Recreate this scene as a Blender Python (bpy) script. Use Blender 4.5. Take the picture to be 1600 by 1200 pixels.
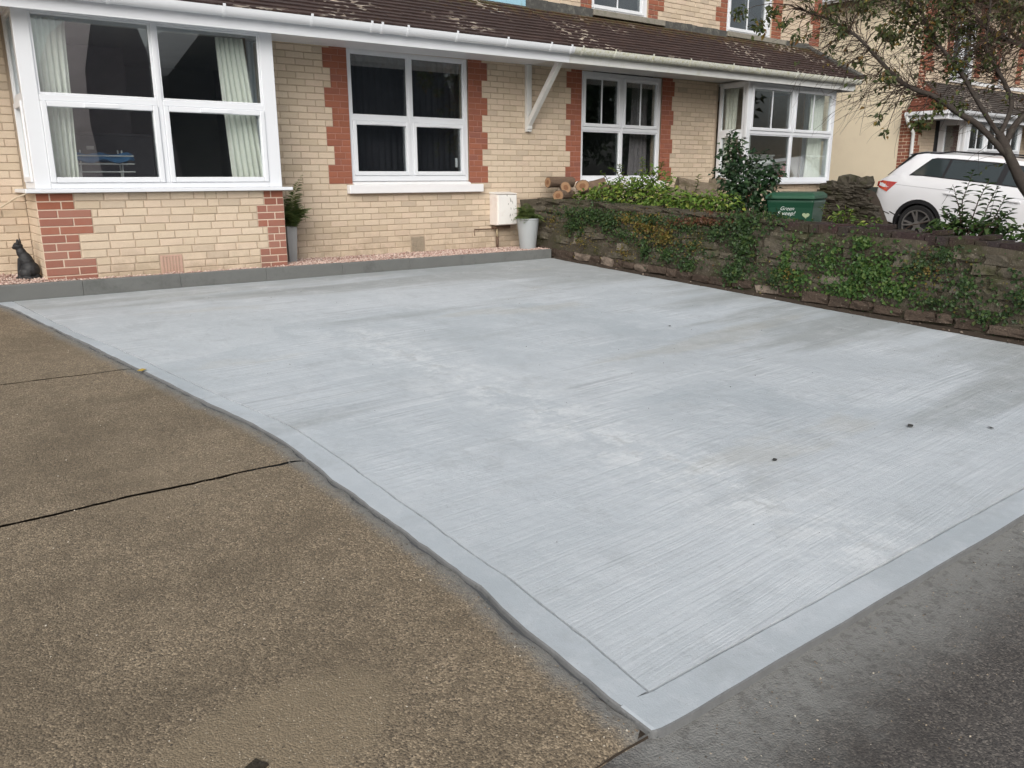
import bpy, bmesh, math, random
from mathutils import Vector, Matrix, Euler, noise as mnoise
rnd = random.Random(7)
R = math.radians
scene = bpy.context.scene
col = scene.collection
for o in list(bpy.data.objects):
    bpy.data.objects.remove(o)

# ------------------------------------------------------------------ camera
CAM_P = Vector((0.0, -9.5146, 0.0663)); YAW, PITCH, ROLL = 0.653394, 0.249586, -0.003416
FOC = 1264.109 / 1600.0
fw = Vector((math.sin(YAW) * math.cos(PITCH), math.cos(YAW) * math.cos(PITCH), -math.sin(PITCH)))
rt = Vector((math.cos(YAW), -math.sin(YAW), 0)); up = rt.cross(fw)
r2 = rt * math.cos(ROLL) + up * math.sin(ROLL); u2 = up * math.cos(ROLL) - rt * math.sin(ROLL)
camd = bpy.data.cameras.new('camera'); cam = bpy.data.objects.new('camera', camd); col.objects.link(cam)
camd.sensor_width = 36; camd.lens = 36 * FOC; camd.clip_end = 3000; camd.clip_start = 0.05
m3 = Matrix((r2, u2, -fw)).transposed()
cam.matrix_world = Matrix.Translation(CAM_P) @ m3.to_4x4()
scene.camera = cam

def project(P):                     # only used to rank bricks and tiles by their size in the picture
    d = Vector(P) - CAM_P
    z = d.dot(fw)
    if z < 0.1: return None
    return (0.5 + FOC * d.dot(r2) / z, 0.375 - FOC * d.dot(u2) / z, z)

# ------------------------------------------------------------------ sky, sun, exposure
SUN_EL, SUN_AZ = R(34), R(222)      # azimuth clockwise from +Y
world = bpy.data.worlds.new('World'); scene.world = world; world.use_nodes = True
wn = world.node_tree.nodes; wl = world.node_tree.links; wn.clear()
sky = wn.new('ShaderNodeTexSky'); sky.sky_type = 'NISHITA'; sky.sun_disc = False
sky.sun_elevation = SUN_EL; sky.sun_rotation = SUN_AZ
sky.air_density = 1.0; sky.dust_density = 6.0; sky.ozone_density = 1.0
hs = wn.new('ShaderNodeHueSaturation'); hs.inputs['Saturation'].default_value = 0.38
bg = wn.new('ShaderNodeBackground'); bg.inputs['Strength'].default_value = 0.14
wo = wn.new('ShaderNodeOutputWorld')
wl.new(sky.outputs[0], hs.inputs['Color']); wl.new(hs.outputs[0], bg.inputs['Color']); wl.new(bg.outputs[0], wo.inputs[0])
sund = bpy.data.lights.new('sun', 'SUN'); sund.energy = 0.95; sund.angle = R(55); sund.color = (1, 0.985, 0.96)
sun = bpy.data.objects.new('sun', sund); col.objects.link(sun)
sd = Vector((math.sin(SUN_AZ) * math.cos(SUN_EL), math.cos(SUN_AZ) * math.cos(SUN_EL), math.sin(SUN_EL)))
sun.rotation_euler = sd.to_track_quat('Z', 'Y').to_euler(); sun.location = sd * 40
vs = scene.view_settings
vs.view_transform = 'Standard'; vs.look = 'None'; vs.gamma = 1; vs.exposure = 0.08; vs.use_curve_mapping = False
scene.render.engine = 'CYCLES'
scene.cycles.max_bounces = 8; scene.cycles.transparent_max_bounces = 24

# ------------------------------------------------------------------ node helpers
class NT:
    def __init__(s, name):
        s.m = bpy.data.materials.new(name); s.m.use_nodes = True
        s.t = s.m.node_tree; s.n = s.t.nodes; s.l = s.t.links
        s.b = s.n['Principled BSDF']; s.out = s.n['Material Output']
        s._pos = None
    def put(s, sock, v):
        if isinstance(v, bpy.types.NodeSocket): s.l.new(v, sock)
        elif isinstance(v, (tuple, list)):
            v = tuple(v)
            if sock.type == 'RGBA' and len(v) == 3: v = v + (1,)
            sock.default_value = v
        else: sock.default_value = v
    def pos(s):
        if s._pos is None: s._pos = s.n.new('ShaderNodeNewGeometry').outputs['Position']
        return s._pos
    def gen(s, out): 
        return s.n.new('ShaderNodeNewGeometry').outputs[out]
    def map(s, scale=(1, 1, 1), rot=(0, 0, 0), vec=None):
        k = s.n.new('ShaderNodeMapping'); s.put(k.inputs[0], vec or s.pos())
        k.inputs['Scale'].default_value = scale; k.inputs['Rotation'].default_value = rot
        return k.outputs[0]
    def noise(s, scale=5, detail=4, rough=.55, vec=None, dist=0):
        k = s.n.new('ShaderNodeTexNoise'); s.put(k.inputs['Vector'], vec or s.pos())
        k.inputs['Scale'].default_value = scale; k.inputs['Detail'].default_value = detail
        k.inputs['Roughness'].default_value = rough; k.inputs['Distortion'].default_value = dist
        return k.outputs[0]
    def vor(s, scale=5, feature='F1', out='Distance', vec=None, rand=1):
        k = s.n.new('ShaderNodeTexVoronoi'); k.feature = feature; s.put(k.inputs['Vector'], vec or s.pos())
        k.inputs['Scale'].default_value = scale; k.inputs['Randomness'].default_value = rand
        return k.outputs[out]
    def ma(s, op, a, b=0.0, c=None, clamp=False):
        k = s.n.new('ShaderNodeMath'); k.operation = op; k.use_clamp = clamp
        s.put(k.inputs[0], a); s.put(k.inputs[1], b)
        if c is not None: s.put(k.inputs[2], c)
        return k.outputs[0]
    def step(s, v, a, b):           # smooth 0..1 from a to b
        k = s.n.new('ShaderNodeMapRange'); k.interpolation_type = 'SMOOTHSTEP'
        s.put(k.inputs[0], v); k.inputs[1].default_value = a; k.inputs[2].default_value = b
        return k.outputs[0]
    def lin(s, v, a, b, c, d):
        k = s.n.new('ShaderNodeMapRange'); s.put(k.inputs[0], v)
        for i, q in enumerate((a, b, c, d)): k.inputs[1 + i].default_value = q
        return k.outputs[0]
    def mix(s, f, a, b, mode='MIX'):
        k = s.n.new('ShaderNodeMix'); k.data_type = 'RGBA'; k.blend_type = mode
        s.put(k.inputs[0], f); s.put(k.inputs[6], a); s.put(k.inputs[7], b)
        return k.outputs[2]
    def ramp(s, f, stops, interp='LINEAR'):
        k = s.n.new('ShaderNodeValToRGB'); s.put(k.inputs[0], f); cr = k.color_ramp; cr.interpolation = interp
        while len(cr.elements) < len(stops): cr.elements.new(.5)
        for e, (p, c) in zip(cr.elements, stops): e.position = p; e.color = tuple(c) + (1,)
        return k.outputs[0]
    def xyz(s, vec=None):
        k = s.n.new('ShaderNodeSeparateXYZ'); s.put(k.inputs[0], vec or s.pos()); return k.outputs
    def attr(s, name):
        k = s.n.new('ShaderNodeAttribute'); k.attribute_name = name; return k.outputs['Fac']
    def rand(s):                    # one random value per loose piece and per object
        a = s.n.new('ShaderNodeObjectInfo').outputs['Random']; b = s.gen('Random Per Island')
        return s.ma('FRACT', s.ma('ADD', s.ma('MULTIPLY', a, 7.3), b))
    def bump(s, h, strength=.5, dist=.01):
        k = s.n.new('ShaderNodeBump'); k.inputs['Strength'].default_value = strength; k.inputs['Distance'].default_value = dist
        s.put(k.inputs['Height'], h); s.l.new(k.outputs[0], s.b.inputs['Normal'])
    def fin(s, color, rough=.8, spec=.3, metal=0):
        s.put(s.b.inputs['Base Color'], color); s.put(s.b.inputs['Roughness'], rough)
        s.b.inputs['Specular IOR Level'].default_value = spec; s.b.inputs['Metallic'].default_value = metal
        return s.m

def mul(c, k): return tuple(min(1, x * k) for x in c)
def plain(name, c, rough=.6, var=.12, scale=6, spec=.3, bump=0, bscale=80, metal=0, dirt=None, pr=0.0):
    n = NT(name)
    f = n.noise(scale, 5, .6)
    k = n.mix(f, mul(c, 1 - var), mul(c, 1 + var))
    if pr: 
        k = n.mix(n.ma('MULTIPLY', n.rand(), pr), k, mul(c, .45))
    if dirt:
        k = n.mix(n.ma('MULTIPLY', n.step(n.noise(scale * .7, 6, .7), .5, .72), .8), k, dirt)
    if bump: n.bump(n.noise(bscale, 4, .6), bump, .01)
    return n.fin(k, rough, spec, metal)

# ------------------------------------------------------------------ materials
def brick_mat(name, stops, dirt, weather=True):
    n = NT(name)
    r = n.rand()
    c = n.ramp(r, stops)
    c = n.mix(n.ma('MULTIPLY', n.noise(14, 6, .65), .5), c, mul(dirt, 1.0))
    c = n.mix(n.step(n.noise(160, 3, .6), .58, .75), c, mul(dirt, .75))
    if weather:                     # splash and damp along the foot of the wall
        z = n.xyz()[2]
        low = n.ma('MULTIPLY', n.step(z, -.45, -.9), n.step(n.noise(3.2, 6, .7), .42, .62))
        c = n.mix(n.ma('MULTIPLY', low, .55), c, mul(dirt, .7))
    n.bump(n.ma('ADD', n.noise(220, 4, .6), n.noise(30, 3, .5)), .35, .004)
    return n.fin(c, .88, .2)
M = {}
M['cream'] = brick_mat('cream_brick', [(0, (.55, .455, .34)), (.12, (.64, .535, .41)), (.35, (.69, .58, .455)), (.55, (.66, .55, .425)), (.75, (.70, .57, .45)), (.88, (.59, .49, .385)), (.96, (.50, .42, .33)), (1, (.67, .54, .43))], (.46, .37, .26))
M['red'] = brick_mat('red_brick', [(0, (.29, .105, .062)), (.4, (.36, .13, .078)), (.75, (.32, .115, .072)), (1, (.27, .11, .085))], (.21, .10, .07))
M['red_old'] = brick_mat('weathered_red_brick', [(0, (.34, .12, .075)), (.5, (.29, .105, .075)), (1, (.36, .165, .12))], (.32, .21, .17))
M['mortar'] = plain('brown_mortar', (.46, .37, .28), .95, .2, 12, bump=.4)
M['mortar_red'] = plain('pink_mortar', (.40, .20, .155), .95, .2, 12, bump=.3)
M['mortar_pale'] = plain('pale_mortar', (.60, .48, .38), .95, .15, 12, bump=.3)
M['upvc'] = plain('white_plastic', (.74, .765, .80), .32, .03, 3, .45)
M['upvc_old'] = plain('aged_white_plastic', (.66, .67, .66), .4, .06, 5, .4, dirt=(.55, .56, .5))
M['whitepaint'] = plain('white_gloss_paint', (.66, .66, .64), .45, .06, 9, .4, dirt=(.58, .57, .54))
def sill_mat():
    n = NT('painted_sill'); c = n.mix(n.noise(7, 5, .6), (.76, .76, .77), (.84, .84, .85))
    c = n.mix(n.ma('MULTIPLY', n.step(n.noise(9, 6, .7), .60, .75), .12), c, (.6, .58, .53)); return n.fin(c, .55, .3)
M['sill'] = sill_mat()
def gut_mat():
    n = NT('lichened_gutter'); z = n.noise(24, 6, .7)
    c = n.mix(n.step(z, .46, .66), (.64, .65, .60), (.52, .52, .36)); c = n.mix(n.step(n.noise(60, 4, .6), .56, .7), c, (.34, .33, .22))
    return n.fin(c, .6, .3)
M['gutter_old'] = gut_mat()
def glass_mat(name, tint, refl=.95, f0=.145):
    n = NT(name); n.n.remove(n.b)
    tr = n.n.new('ShaderNodeBsdfTransparent'); tr.inputs[0].default_value = tint + (1,)
    gl = n.n.new('ShaderNodeBsdfGlossy'); gl.inputs['Roughness'].default_value = .0; gl.inputs[0].default_value = (refl * .93, refl * .98, refl, 1)
    lw = n.n.new('ShaderNodeLayerWeight'); lw.inputs[0].default_value = .5
    fr = n.ma('MULTIPLY_ADD', n.ma('POWER', lw.outputs['Facing'], 5.0), .88, f0)
    mx = n.n.new('ShaderNodeMixShader'); n.l.new(fr, mx.inputs[0]); n.l.new(tr.outputs[0], mx.inputs[1]); n.l.new(gl.outputs[0], mx.inputs[2])
    n.l.new(mx.outputs[0], n.out.inputs[0]); return n.m
M['glass'] = glass_mat('window_glass', (.955, .975, .975))
M['carglass'] = glass_mat('tinted_car_glass', (.22, .25, .26))
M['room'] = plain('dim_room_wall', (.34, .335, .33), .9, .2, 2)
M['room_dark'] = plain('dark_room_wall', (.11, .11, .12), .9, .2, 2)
M['roomlight'] = plain('chimney_breast_paint', (.22, .20, .21), .9, .15, 6, bump=.2, bscale=25)
M['curtain'] = plain('pale_curtain', (.84, .86, .79), .9, .1, 18)
M['darkening_blind'] = plain('added_dark_blind', (.022, .022, .027), .9, .2, 10)  # near-black blind added to keep the middle window dark
def tile_mat(name, stops, moss=.5):
    n = NT(name); c = n.ramp(n.rand(), stops)
    c = n.mix(n.noise(22, 5, .7), mul(stops[0][1], .6), c)
    x, y, z = n.xyz()
    up_ = n.step(z, 2.02, 2.40)     # orange-brown moss creeping down from the top courses
    c = n.mix(n.ma('MULTIPLY', n.step(n.ma('ADD', n.noise(7, 6, .7), n.ma('MULTIPLY', up_, .22)), .60, .74), moss), c, (.13, .075, .032))
    c = n.mix(n.ma('MULTIPLY', n.step(n.ma('ADD', n.noise(11, 6, .75), n.ma('MULTIPLY', up_, .18)), .64, .74), .75), c, (.10, .095, .04))
    patch = n.step(n.noise(1.05, 3, .5), .50, .60)     # white lichen in patches
    spots = n.step(n.noise(15, 1, .4, vec=n.map((.75, 1, 2.0))), .60, .64)
    c = n.mix(n.ma('MULTIPLY', n.ma('MULTIPLY', patch, spots), .9), c, (.50, .44, .37))
    n.bump(n.noise(120, 4, .6), .4, .005)
    return n.fin(c, .85, .25)
M['tile'] = tile_mat('clay_roof_tile', [(0, (.070, .047, .043)), (.4, (.092, .062, .056)), (.7, (.082, .058, .054)), (1, (.108, .068, .060))])
M['tile_red'] = tile_mat('red_roof_tile', [(0, (.16, .055, .035)), (1, (.22, .08, .05))])
M['tile_grey'] = tile_mat('grey_roof_tile', [(0, (.085, .075, .068)), (1, (.12, .10, .09))], .3)
M['lead'] = plain('mossy_grey_flashing', (.085, .085, .080), .9, .5, 12, bump=.6, bscale=40, dirt=(.20, .20, .17))
M['blue'] = plain('pale_blue_paint', (.33, .56, .68), .7, .12, 10, dirt=(.24, .36, .36))
M['stone_sill'] = plain('grey_stone_sill', (.25, .235, .20), .9, .3, 16, bump=.4, dirt=(.14, .15, .10))
M['render'] = plain('cream_render', (.74, .655, .50), .92, .05, 2.5, bump=.15, bscale=200, dirt=(.69, .60, .46))
M['plinth'] = plain('dark_plinth', (.045, .055, .05), .8, .3, 6)
M['terracotta'] = plain('pale_terracotta', (.50, .34, .27), .9, .12, 20, dirt=(.40, .32, .26))
M['terra_old'] = plain('grimy_terracotta', (.34, .29, .22), .9, .2, 20, dirt=(.2, .18, .14))
M['black'] = plain('black_void', (.012, .012, .012), .9, .2, 5)
M['kerb'] = plain('wet_grey_concrete', (.145, .15, .145), .85, .14, 5, bump=.25, bscale=120, dirt=(.10, .105, .10))
def gravel_mat():
    n = NT('pink_gravel'); c = n.ramp(n.gen('Random Per Island'), [(0, (.30, .17, .14)), (.3, (.50, .36, .31)), (.55, (.58, .44, .38)), (.8, (.66, .56, .50)), (1, (.36, .25, .21))])
    return n.fin(c, .9, .2)
M['gravel'] = gravel_mat()
M['gravel_bed'] = plain('gravel_bed', (.34, .24, .20), .95, .35, 30, bump=.6, bscale=60)

def slab_mat(edge=False):
    n = NT('border_concrete' if edge else 'brushed_concrete')
    x, y, z = n.xyz()
    wob = n.noise(.6, 2, .5)
    v = n.map((1, 1, 1), (0, 0, R(-3)))
    k = n.n.new('ShaderNodeVectorMath'); k.operation = 'ADD'; n.put(k.inputs[0], v)
    cmb = n.n.new('ShaderNodeCombineXYZ'); n.put(cmb.inputs[1], n.ma('MULTIPLY', n.ma('SUBTRACT', wob, .5), .10)); n.l.new(cmb.outputs[0], k.inputs[1])
    st = n.noise(1, 4, .62, vec=n.map((.8, 52, 1), vec=k.outputs[0]))         # broom strokes running along X
    stb = n.noise(1, 4, .62, vec=n.map((.8, 58, 1), (0, 0, R(4)), vec=k.outputs[0]))
    zone = n.step(n.noise(.75, 2, .5), .48, .54)
    st = n.ma('ADD', n.ma('MULTIPLY', st, n.ma('SUBTRACT', 1.0, zone)), n.ma('MULTIPLY', stb, zone))
    st2 = n.noise(1, 3, .6, vec=n.map((2.2, 105, 1), vec=k.outputs[0]))
    kk = n.n.new('ShaderNodeVectorMath'); kk.operation = 'ADD'; n.put(kk.inputs[0], n.map((.42, .95, 1), (0, 0, R(-6))))
    cm2 = n.n.new('ShaderNodeCombineXYZ'); nz_ = n.ma('MULTIPLY', n.ma('SUBTRACT', n.noise(1.7, 5, .65), .5), .55); n.put(cm2.inputs[0], nz_); n.put(cm2.inputs[1], nz_); n.l.new(cm2.outputs[0], kk.inputs[1])
    panel = n.xyz(n.vor(1.0, out='Color', vec=kk.outputs[0]))[0]
    big = n.noise(.55, 5, .6)
    band = n.noise(1, 4, .6, vec=n.map((.28, 1.9, 1), vec=k.outputs[0]))
    c = n.mix(n.step(big, .34, .66), (.395, .44, .475), (.50, .545, .585))
    c = n.mix(n.ma('MULTIPLY', n.step(band, .50, .66), .55), c, (.325, .355, .375))
    if not edge: c = n.mix(n.lin(panel, 0, 1, 0, .44), c, (.58, .615, .645))
    if not edge:
        amt = n.ma('MULTIPLY', n.step(n.noise(1.1, 5, .65), .38, .62), n.lin(y, -8.0, -6.2, .30, 1))
        c = n.mix(n.ma('MULTIPLY', n.step(st, .50, .60), n.ma('MULTIPLY', amt, .55)), c, (.64, .67, .70))
        c = n.mix(n.ma('MULTIPLY', n.step(st, .46, .36), n.ma('MULTIPLY', amt, .42)), c, (.29, .31, .335))
        c = n.mix(n.ma('MULTIPLY', n.step(st2, .52, .64), .20), c, (.57, .60, .63))
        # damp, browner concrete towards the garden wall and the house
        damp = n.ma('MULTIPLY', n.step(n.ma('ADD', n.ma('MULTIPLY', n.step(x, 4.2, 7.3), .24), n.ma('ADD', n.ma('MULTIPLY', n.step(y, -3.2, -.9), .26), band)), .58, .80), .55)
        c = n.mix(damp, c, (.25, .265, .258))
        c = n.mix(n.ma('MULTIPLY', n.step(n.noise(1, 4, .6, vec=n.map((.5, 1.6, 1))), .60, .70), .30), c, (.42, .40, .34))
        # pale bloom and roughness along the day joint at X = 2.9
        jd = n.ma('ABSOLUTE', n.ma('SUBTRACT', n.ma('ADD', x, n.ma('MULTIPLY', n.ma('SUBTRACT', n.noise(2.2, 5, .7), .5), .5)), 2.9))
        jm = n.ma('MULTIPLY', n.ma('MULTIPLY', n.step(jd, .55, .02), n.step(n.noise(5, 8, .8), .45, .60)), n.ma('MULTIPLY', n.step(y, -3.2, -3.8), 1))
        c = n.mix(n.ma('MULTIPLY', jm, .72), c, (.67, .70, .72))
        jm2 = n.ma('MULTIPLY', n.step(jd, .035, .004), n.ma('MULTIPLY', n.step(n.noise(5, 4, .6), .46, .60), n.step(y, -3.3, -3.9)))
        c = n.mix(n.ma('MULTIPLY', jm2, .32), c, (.25, .265, .27))
    sp = n.vor(70)
    c = n.mix(n.ma('MULTIPLY', n.step(sp, .20, .08), n.ma('MULTIPLY', n.step(n.noise(9, 4), .44, .62), .6)), c, (.22, .23, .23))
    c = n.mix(n.ma('MULTIPLY', n.noise(260, 2, .5), .12), c, (.3, .32, .33))
    c = n.mix(n.ma('MULTIPLY', n.step(n.noise(4.5, 8, .78), .47, .66), .30), c, (.60, .63, .66))
    c = n.mix(n.ma('MULTIPLY', n.step(n.noise(2.6, 8, .78), .50, .66), .30), c, (.31, .335, .35))
    h = n.ma('ADD', n.ma('MULTIPLY', n.noise(180, 4, .65), .30), n.ma('MULTIPLY', n.noise(11, 4, .6), .6))
    if not edge: h = n.ma('ADD', h, n.ma('ADD', n.ma('MULTIPLY', n.ma('MULTIPLY', st, n.ma('ADD', amt, .25)), 1.5), n.ma('MULTIPLY', st2, .6)))
    n.bump(h, .6, .009)
    return n.fin(c, n.lin(big, .3, .7, .62, .8), .3)
M['slab'] = slab_mat(); M['border'] = slab_mat(True); M['edge'] = plain('dark_slab_edge', (.165, .17, .172), .9, .25, 14, bump=.4); M['groove'] = plain('groove_shadow_concrete', (.10, .105, .11), .9, .2, 12)  # edge faces are a darker grey than the slab top

def aggregate(name, base, light, dark, scale=95, wash=None):
    n = NT(name)
    v1 = n.vor(scale, out='Color'); d1 = n.vor(scale)
    g = n.xyz(v1)[0]
    c = n.ramp(g, [(0, dark), (.35, base), (.62, mul(base, 1.15)), (.85, light), (1, mul(light, 1.35))])
    big = n.noise(1.3, 6, .65)
    c = n.mix(n.ma('MULTIPLY', n.step(big, .42, .66), .45), c, mul(base, .58))
    c = n.mix(n.ma('MULTIPLY', n.step(n.noise(9, 6, .75), .46, .64), .38), c, mul(base, .60))
    c = n.mix(n.ma('MULTIPLY', n.step(n.noise(1.1, 6, .7), .50, .68), .30), c, mul(light, .85))
    c = n.mix(n.ma('MULTIPLY', n.step(n.noise(190, 3, .6), .55, .7), .55), c, mul(dark, .6))
    c = n.mix(n.step(n.vor(38, vec=n.map((1.3, 1, 1))), .075, .05), c, mul(light, 2.0))
    if name == 'worn_aggregate':        # a sandier patch with pale stones near the street end
        x, y, z = n.xyz()
        dx = n.ma('MULTIPLY', n.ma('SUBTRACT', x, .62), 1.6); dy = n.ma('MULTIPLY', n.ma('ADD', y, 7.72), 2.6)
        dd = n.ma('ADD', n.ma('SQRT', n.ma('ADD', n.ma('MULTIPLY', dx, dx), n.ma('MULTIPLY', dy, dy))), n.ma('MULTIPLY', n.ma('SUBTRACT', n.noise(6, 5, .65), .5), .5))
        pm = n.step(dd, .62, .40)
        c = n.mix(n.ma('MULTIPLY', pm, .7), c, n.mix(n.step(n.vor(75), .16, .10), (.225, .18, .12), (.62, .56, .45)))
    if wash:
        d = n.attr('edge_distance')
        w = n.ma('SUBTRACT', 1.0, n.ma('DIVIDE', d, wash[0]))
        w = n.ma('ADD', w, n.ma('MULTIPLY', n.ma('SUBTRACT', n.noise(wash[2], 8, .78), .5), 1.2))
        wm = n.step(w, -.05, 1.0)
        gc = n.mix(n.step(n.noise(30, 5, .7), .5, .62), (.24, .243, .232), (.165, .165, .158))
        c = n.mix(n.ma('MULTIPLY', wm, wash[1]), c, gc)
    n.bump(n.ma('ADD', n.ma('MULTIPLY', d1, -1.0), n.ma('ADD', n.ma('MULTIPLY', n.noise(60, 4, .6), 1.2), n.noise(7, 3, .5))), .55, .005)
    return n.fin(c, n.lin(big, .35, .65, .62, .85), .35)
M['drive'] = aggregate('worn_aggregate', (.190, .150, .102), (.30, .24, .165), (.095, .076, .056), 170, (.11, .85, 9))
M['road'] = aggregate('dark_asphalt', (.078, .071, .066), (.135, .122, .108), (.046, .043, .041), 170, (.42, .85, 5.5))
M['road_far'] = aggregate('far_asphalt', (.050, .047, .045), (.10, .09, .08), (.024, .023, .023), 95)
M['soil'] = plain('dark_soil', (.045, .034, .025), .95, .5, 14, bump=.9, bscale=35)
M['ground'] = plain('rough_grass_ground', (.06, .075, .03), .95, .4, 2, bump=.5, bscale=20)
def rubble_mat(name, stops, moss):
    n = NT(name); c = n.ramp(n.rand(), stops)
    c = n.mix(n.noise(26, 6, .7), mul(stops[0][1], .55), c)
    c = n.mix(n.ma('MULTIPLY', n.step(n.noise(3.4, 6, .72), .46, .64), .8), c, moss)
    c = n.mix(n.ma('MULTIPLY', n.step(n.noise(40, 4, .7), .6, .7), .6), c, (.30, .27, .22))
    n.bump(n.ma('ADD', n.noise(60, 5, .65), n.noise(14, 4, .6)), .9, .015)
    return n.fin(c, .95, .2)
M['rubble'] = rubble_mat('rubble_stone', [(0, (.105, .092, .070)), (.4, (.155, .135, .102)), (.7, (.13, .113, .088)), (.93, (.20, .18, .14)), (1, (.40, .35, .29))], (.052, .055, .024))
M['core'] = rubble_mat('earthy_mortar', [(0, (.088, .075, .055)), (1, (.105, .09, .068))], (.045, .048, .022))
M['boulder'] = rubble_mat('pale_boulder', [(0, (.24, .195, .145)), (1, (.30, .25, .19))], (.10, .09, .05))
M['dry'] = rubble_mat('dry_stone', [(0, (.075, .066, .052)), (.5, (.105, .092, .072)), (1, (.135, .12, .095))], (.045, .048, .022))
M['foot'] = rubble_mat('exposed_footing', [(0, (.085, .062, .048)), (.7, (.12, .09, .07)), (1, (.52, .43, .35))], (.05, .038, .03))
M['coping'] = rubble_mat('dark_coping_brick', [(0, (.050, .036, .036)), (.5, (.075, .048, .046)), (.8, (.06, .05, .052)), (1, (.15, .055, .042))], (.05, .045, .028))
def leaf_mat(name, stops, rough=.5):
    n = NT(name); c = n.ramp(n.rand(), stops)
    n.put(n.b.inputs['Base Color'], c); n.b.inputs['Roughness'].default_value = rough
    n.b.inputs['Specular IOR Level'].default_value = .35
    tl = n.n.new('ShaderNodeBsdfTranslucent'); n.put(tl.inputs[0], c)
    mx = n.n.new('ShaderNodeMixShader'); mx.inputs[0].default_value = .22
    n.l.new(n.b.outputs[0], mx.inputs[1]); n.l.new(tl.outputs[0], mx.inputs[2]); n.l.new(mx.outputs[0], n.out.inputs[0])
    return n.m
M['ivy'] = leaf_mat('ivy_leaf', [(0, (.018, .038, .012)), (.5, (.030, .062, .018)), (.85, (.050, .095, .025)), (1, (.09, .10, .03))])
M['ivy_bright'] = leaf_mat('bright_ivy_leaf', [(0, (.022, .055, .012)), (.5, (.045, .105, .022)), (1, (.10, .15, .035))])
M['ivy_yellow'] = leaf_mat('yellowing_ivy_leaf', [(0, (.06, .065, .015)), (.5, (.12, .10, .02)), (.8, (.19, .14, .03)), (1, (.10, .04, .015))])
M['ivy_red'] = leaf_mat('red_ivy_leaf', [(0, (.075, .025, .014)), (.5, (.10, .040, .018)), (1, (.07, .06, .02))])
M['yshrub'] = leaf_mat('lime_shrub_leaf', [(0, (.05, .10, .016)), (.4, (.095, .17, .025)), (.75, (.15, .24, .04)), (1, (.24, .26, .05))])
M['dshrub'] = leaf_mat('dark_shrub_leaf', [(0, (.014, .036, .016)), (.6, (.028, .065, .026)), (1, (.05, .10, .035))], .4)
M['laurel'] = leaf_mat('laurel_leaf', [(0, (.022, .045, .016)), (.6, (.042, .078, .026)), (1, (.075, .12, .04))], .35)
M['treeleaf'] = leaf_mat('tree_leaf', [(0, (.035, .050, .018)), (.5, (.062, .082, .026)), (.85, (.10, .115, .035)), (.93, (.14, .065, .02)), (1, (.20, .15, .03))])
M['fern'] = leaf_mat('fern_frond', [(0, (.08, .13, .045)), (.6, (.15, .21, .07)), (1, (.23, .27, .10))])
M['bark'] = plain('grey_brown_bark', (.046, .038, .033), .9, .35, 20, bump=.8, bscale=50, dirt=(.075, .07, .055))
M['twig'] = plain('thin_twig', (.048, .032, .024), .9, .3, 20)
M['potgrey'] = plain('grey_pot', (.33, .335, .335), .6, .06, 6)
M['potlight'] = plain('pale_grey_pot', (.35, .375, .385), .5, .06, 6)
M['meter'] = plain('meter_box_plastic', (.75, .70, .66), .5, .05, 6, dirt=(.66, .58, .52))
M['meter_door'] = plain('meter_door_paint', (.80, .79, .76), .5, .04, 8, dirt=(.72, .68, .63))
M['scuff'] = plain('scuffed_paint', (.30, .29, .27), .8, .3, 20)
M['pipe'] = plain('rusty_pipe', (.13, .085, .06), .8, .3, 14)
M['pipe_yellow'] = plain('cream_pipe', (.45, .38, .26), .7, .2, 14)
M['cat'] = plain('black_cast_statue', (.016, .017, .019), .55, .4, 18, .4, bump=.5, bscale=60)
M['logbark'] = plain('log_bark', (.15, .105, .075), .95, .35, 20, bump=1, bscale=30)
def logend():
    n = NT('cut_log_end'); c = n.mix(n.noise(30, 5, .7), (.24, .14, .08), (.34, .215, .125)); return n.fin(c, .9, .2)
M['logend'] = logend()
M['logcore'] = plain('log_heartwood', (.19, .095, .05), .9, .3, 30)
M['bin'] = plain('green_bin_plastic', (.013, .060, .034), .4, .08, 5, .4)
M['bin_lid'] = plain('green_bin_lid', (.024, .082, .048), .5, .1, 6, .35)
M['white_print'] = plain('white_print', (.75, .80, .78), .6, .04, 5)
M['pale_print'] = plain('faded_heart_print', (.33, .40, .25), .7, .1, 8)
def carpaint():
    n = NT('white_car_paint'); n.b.inputs['Coat Weight'].default_value = .8; n.b.inputs['Coat Roughness'].default_value = .05
    return n.fin((.80, .81, .84), .35, .5)
M['carpaint'] = carpaint()
M['carblack'] = plain('black_car_trim', (.018, .018, .02), .5, .15, 8, .4)
M['seam'] = plain('panel_gap', (.10, .10, .105), .7, .1, 5)
M['tyre'] = plain('tyre_rubber', (.02, .02, .021), .8, .2, 20)
M['alloy'] = plain('machined_alloy', (.62, .60, .58), .28, .05, 9, .5, metal=.85)
M['alloy_dark'] = plain('dark_alloy', (.03, .03, .032), .4, .1, 9, .5)
def lampmat(c):
    n = NT('red_lamp_lens'); n.b.inputs['Coat Weight'].default_value = 1
    return n.fin(n.mix(n.noise(14, 2), c, mul(c, 1.6)), .15, .6)
M['lamp'] = lampmat((.34, .018, .014)); M['lamp_amber'] = lampmat((.50, .07, .03))
M['leafdry'] = plain('fallen_leaf', (.42, .30, .06), .7, .2, 30)
M['darkbit'] = plain('dark_grit', (.05, .05, .048), .9, .2, 30)
M['cable'] = plain('cream_cable', (.58, .50, .38), .6, .05, 5)
M['towel'] = plain('blue_cloth', (.035, .14, .30), .9, .2, 20)
M['wire'] = plain('white_wire', (.60, .62, .63), .4, .05, 5)
M['paper'] = plain('white_paper', (.72, .72, .70), .8, .05, 5)
M['card'] = plain('cream_card', (.55, .52, .38), .8, .1, 12)
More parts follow.
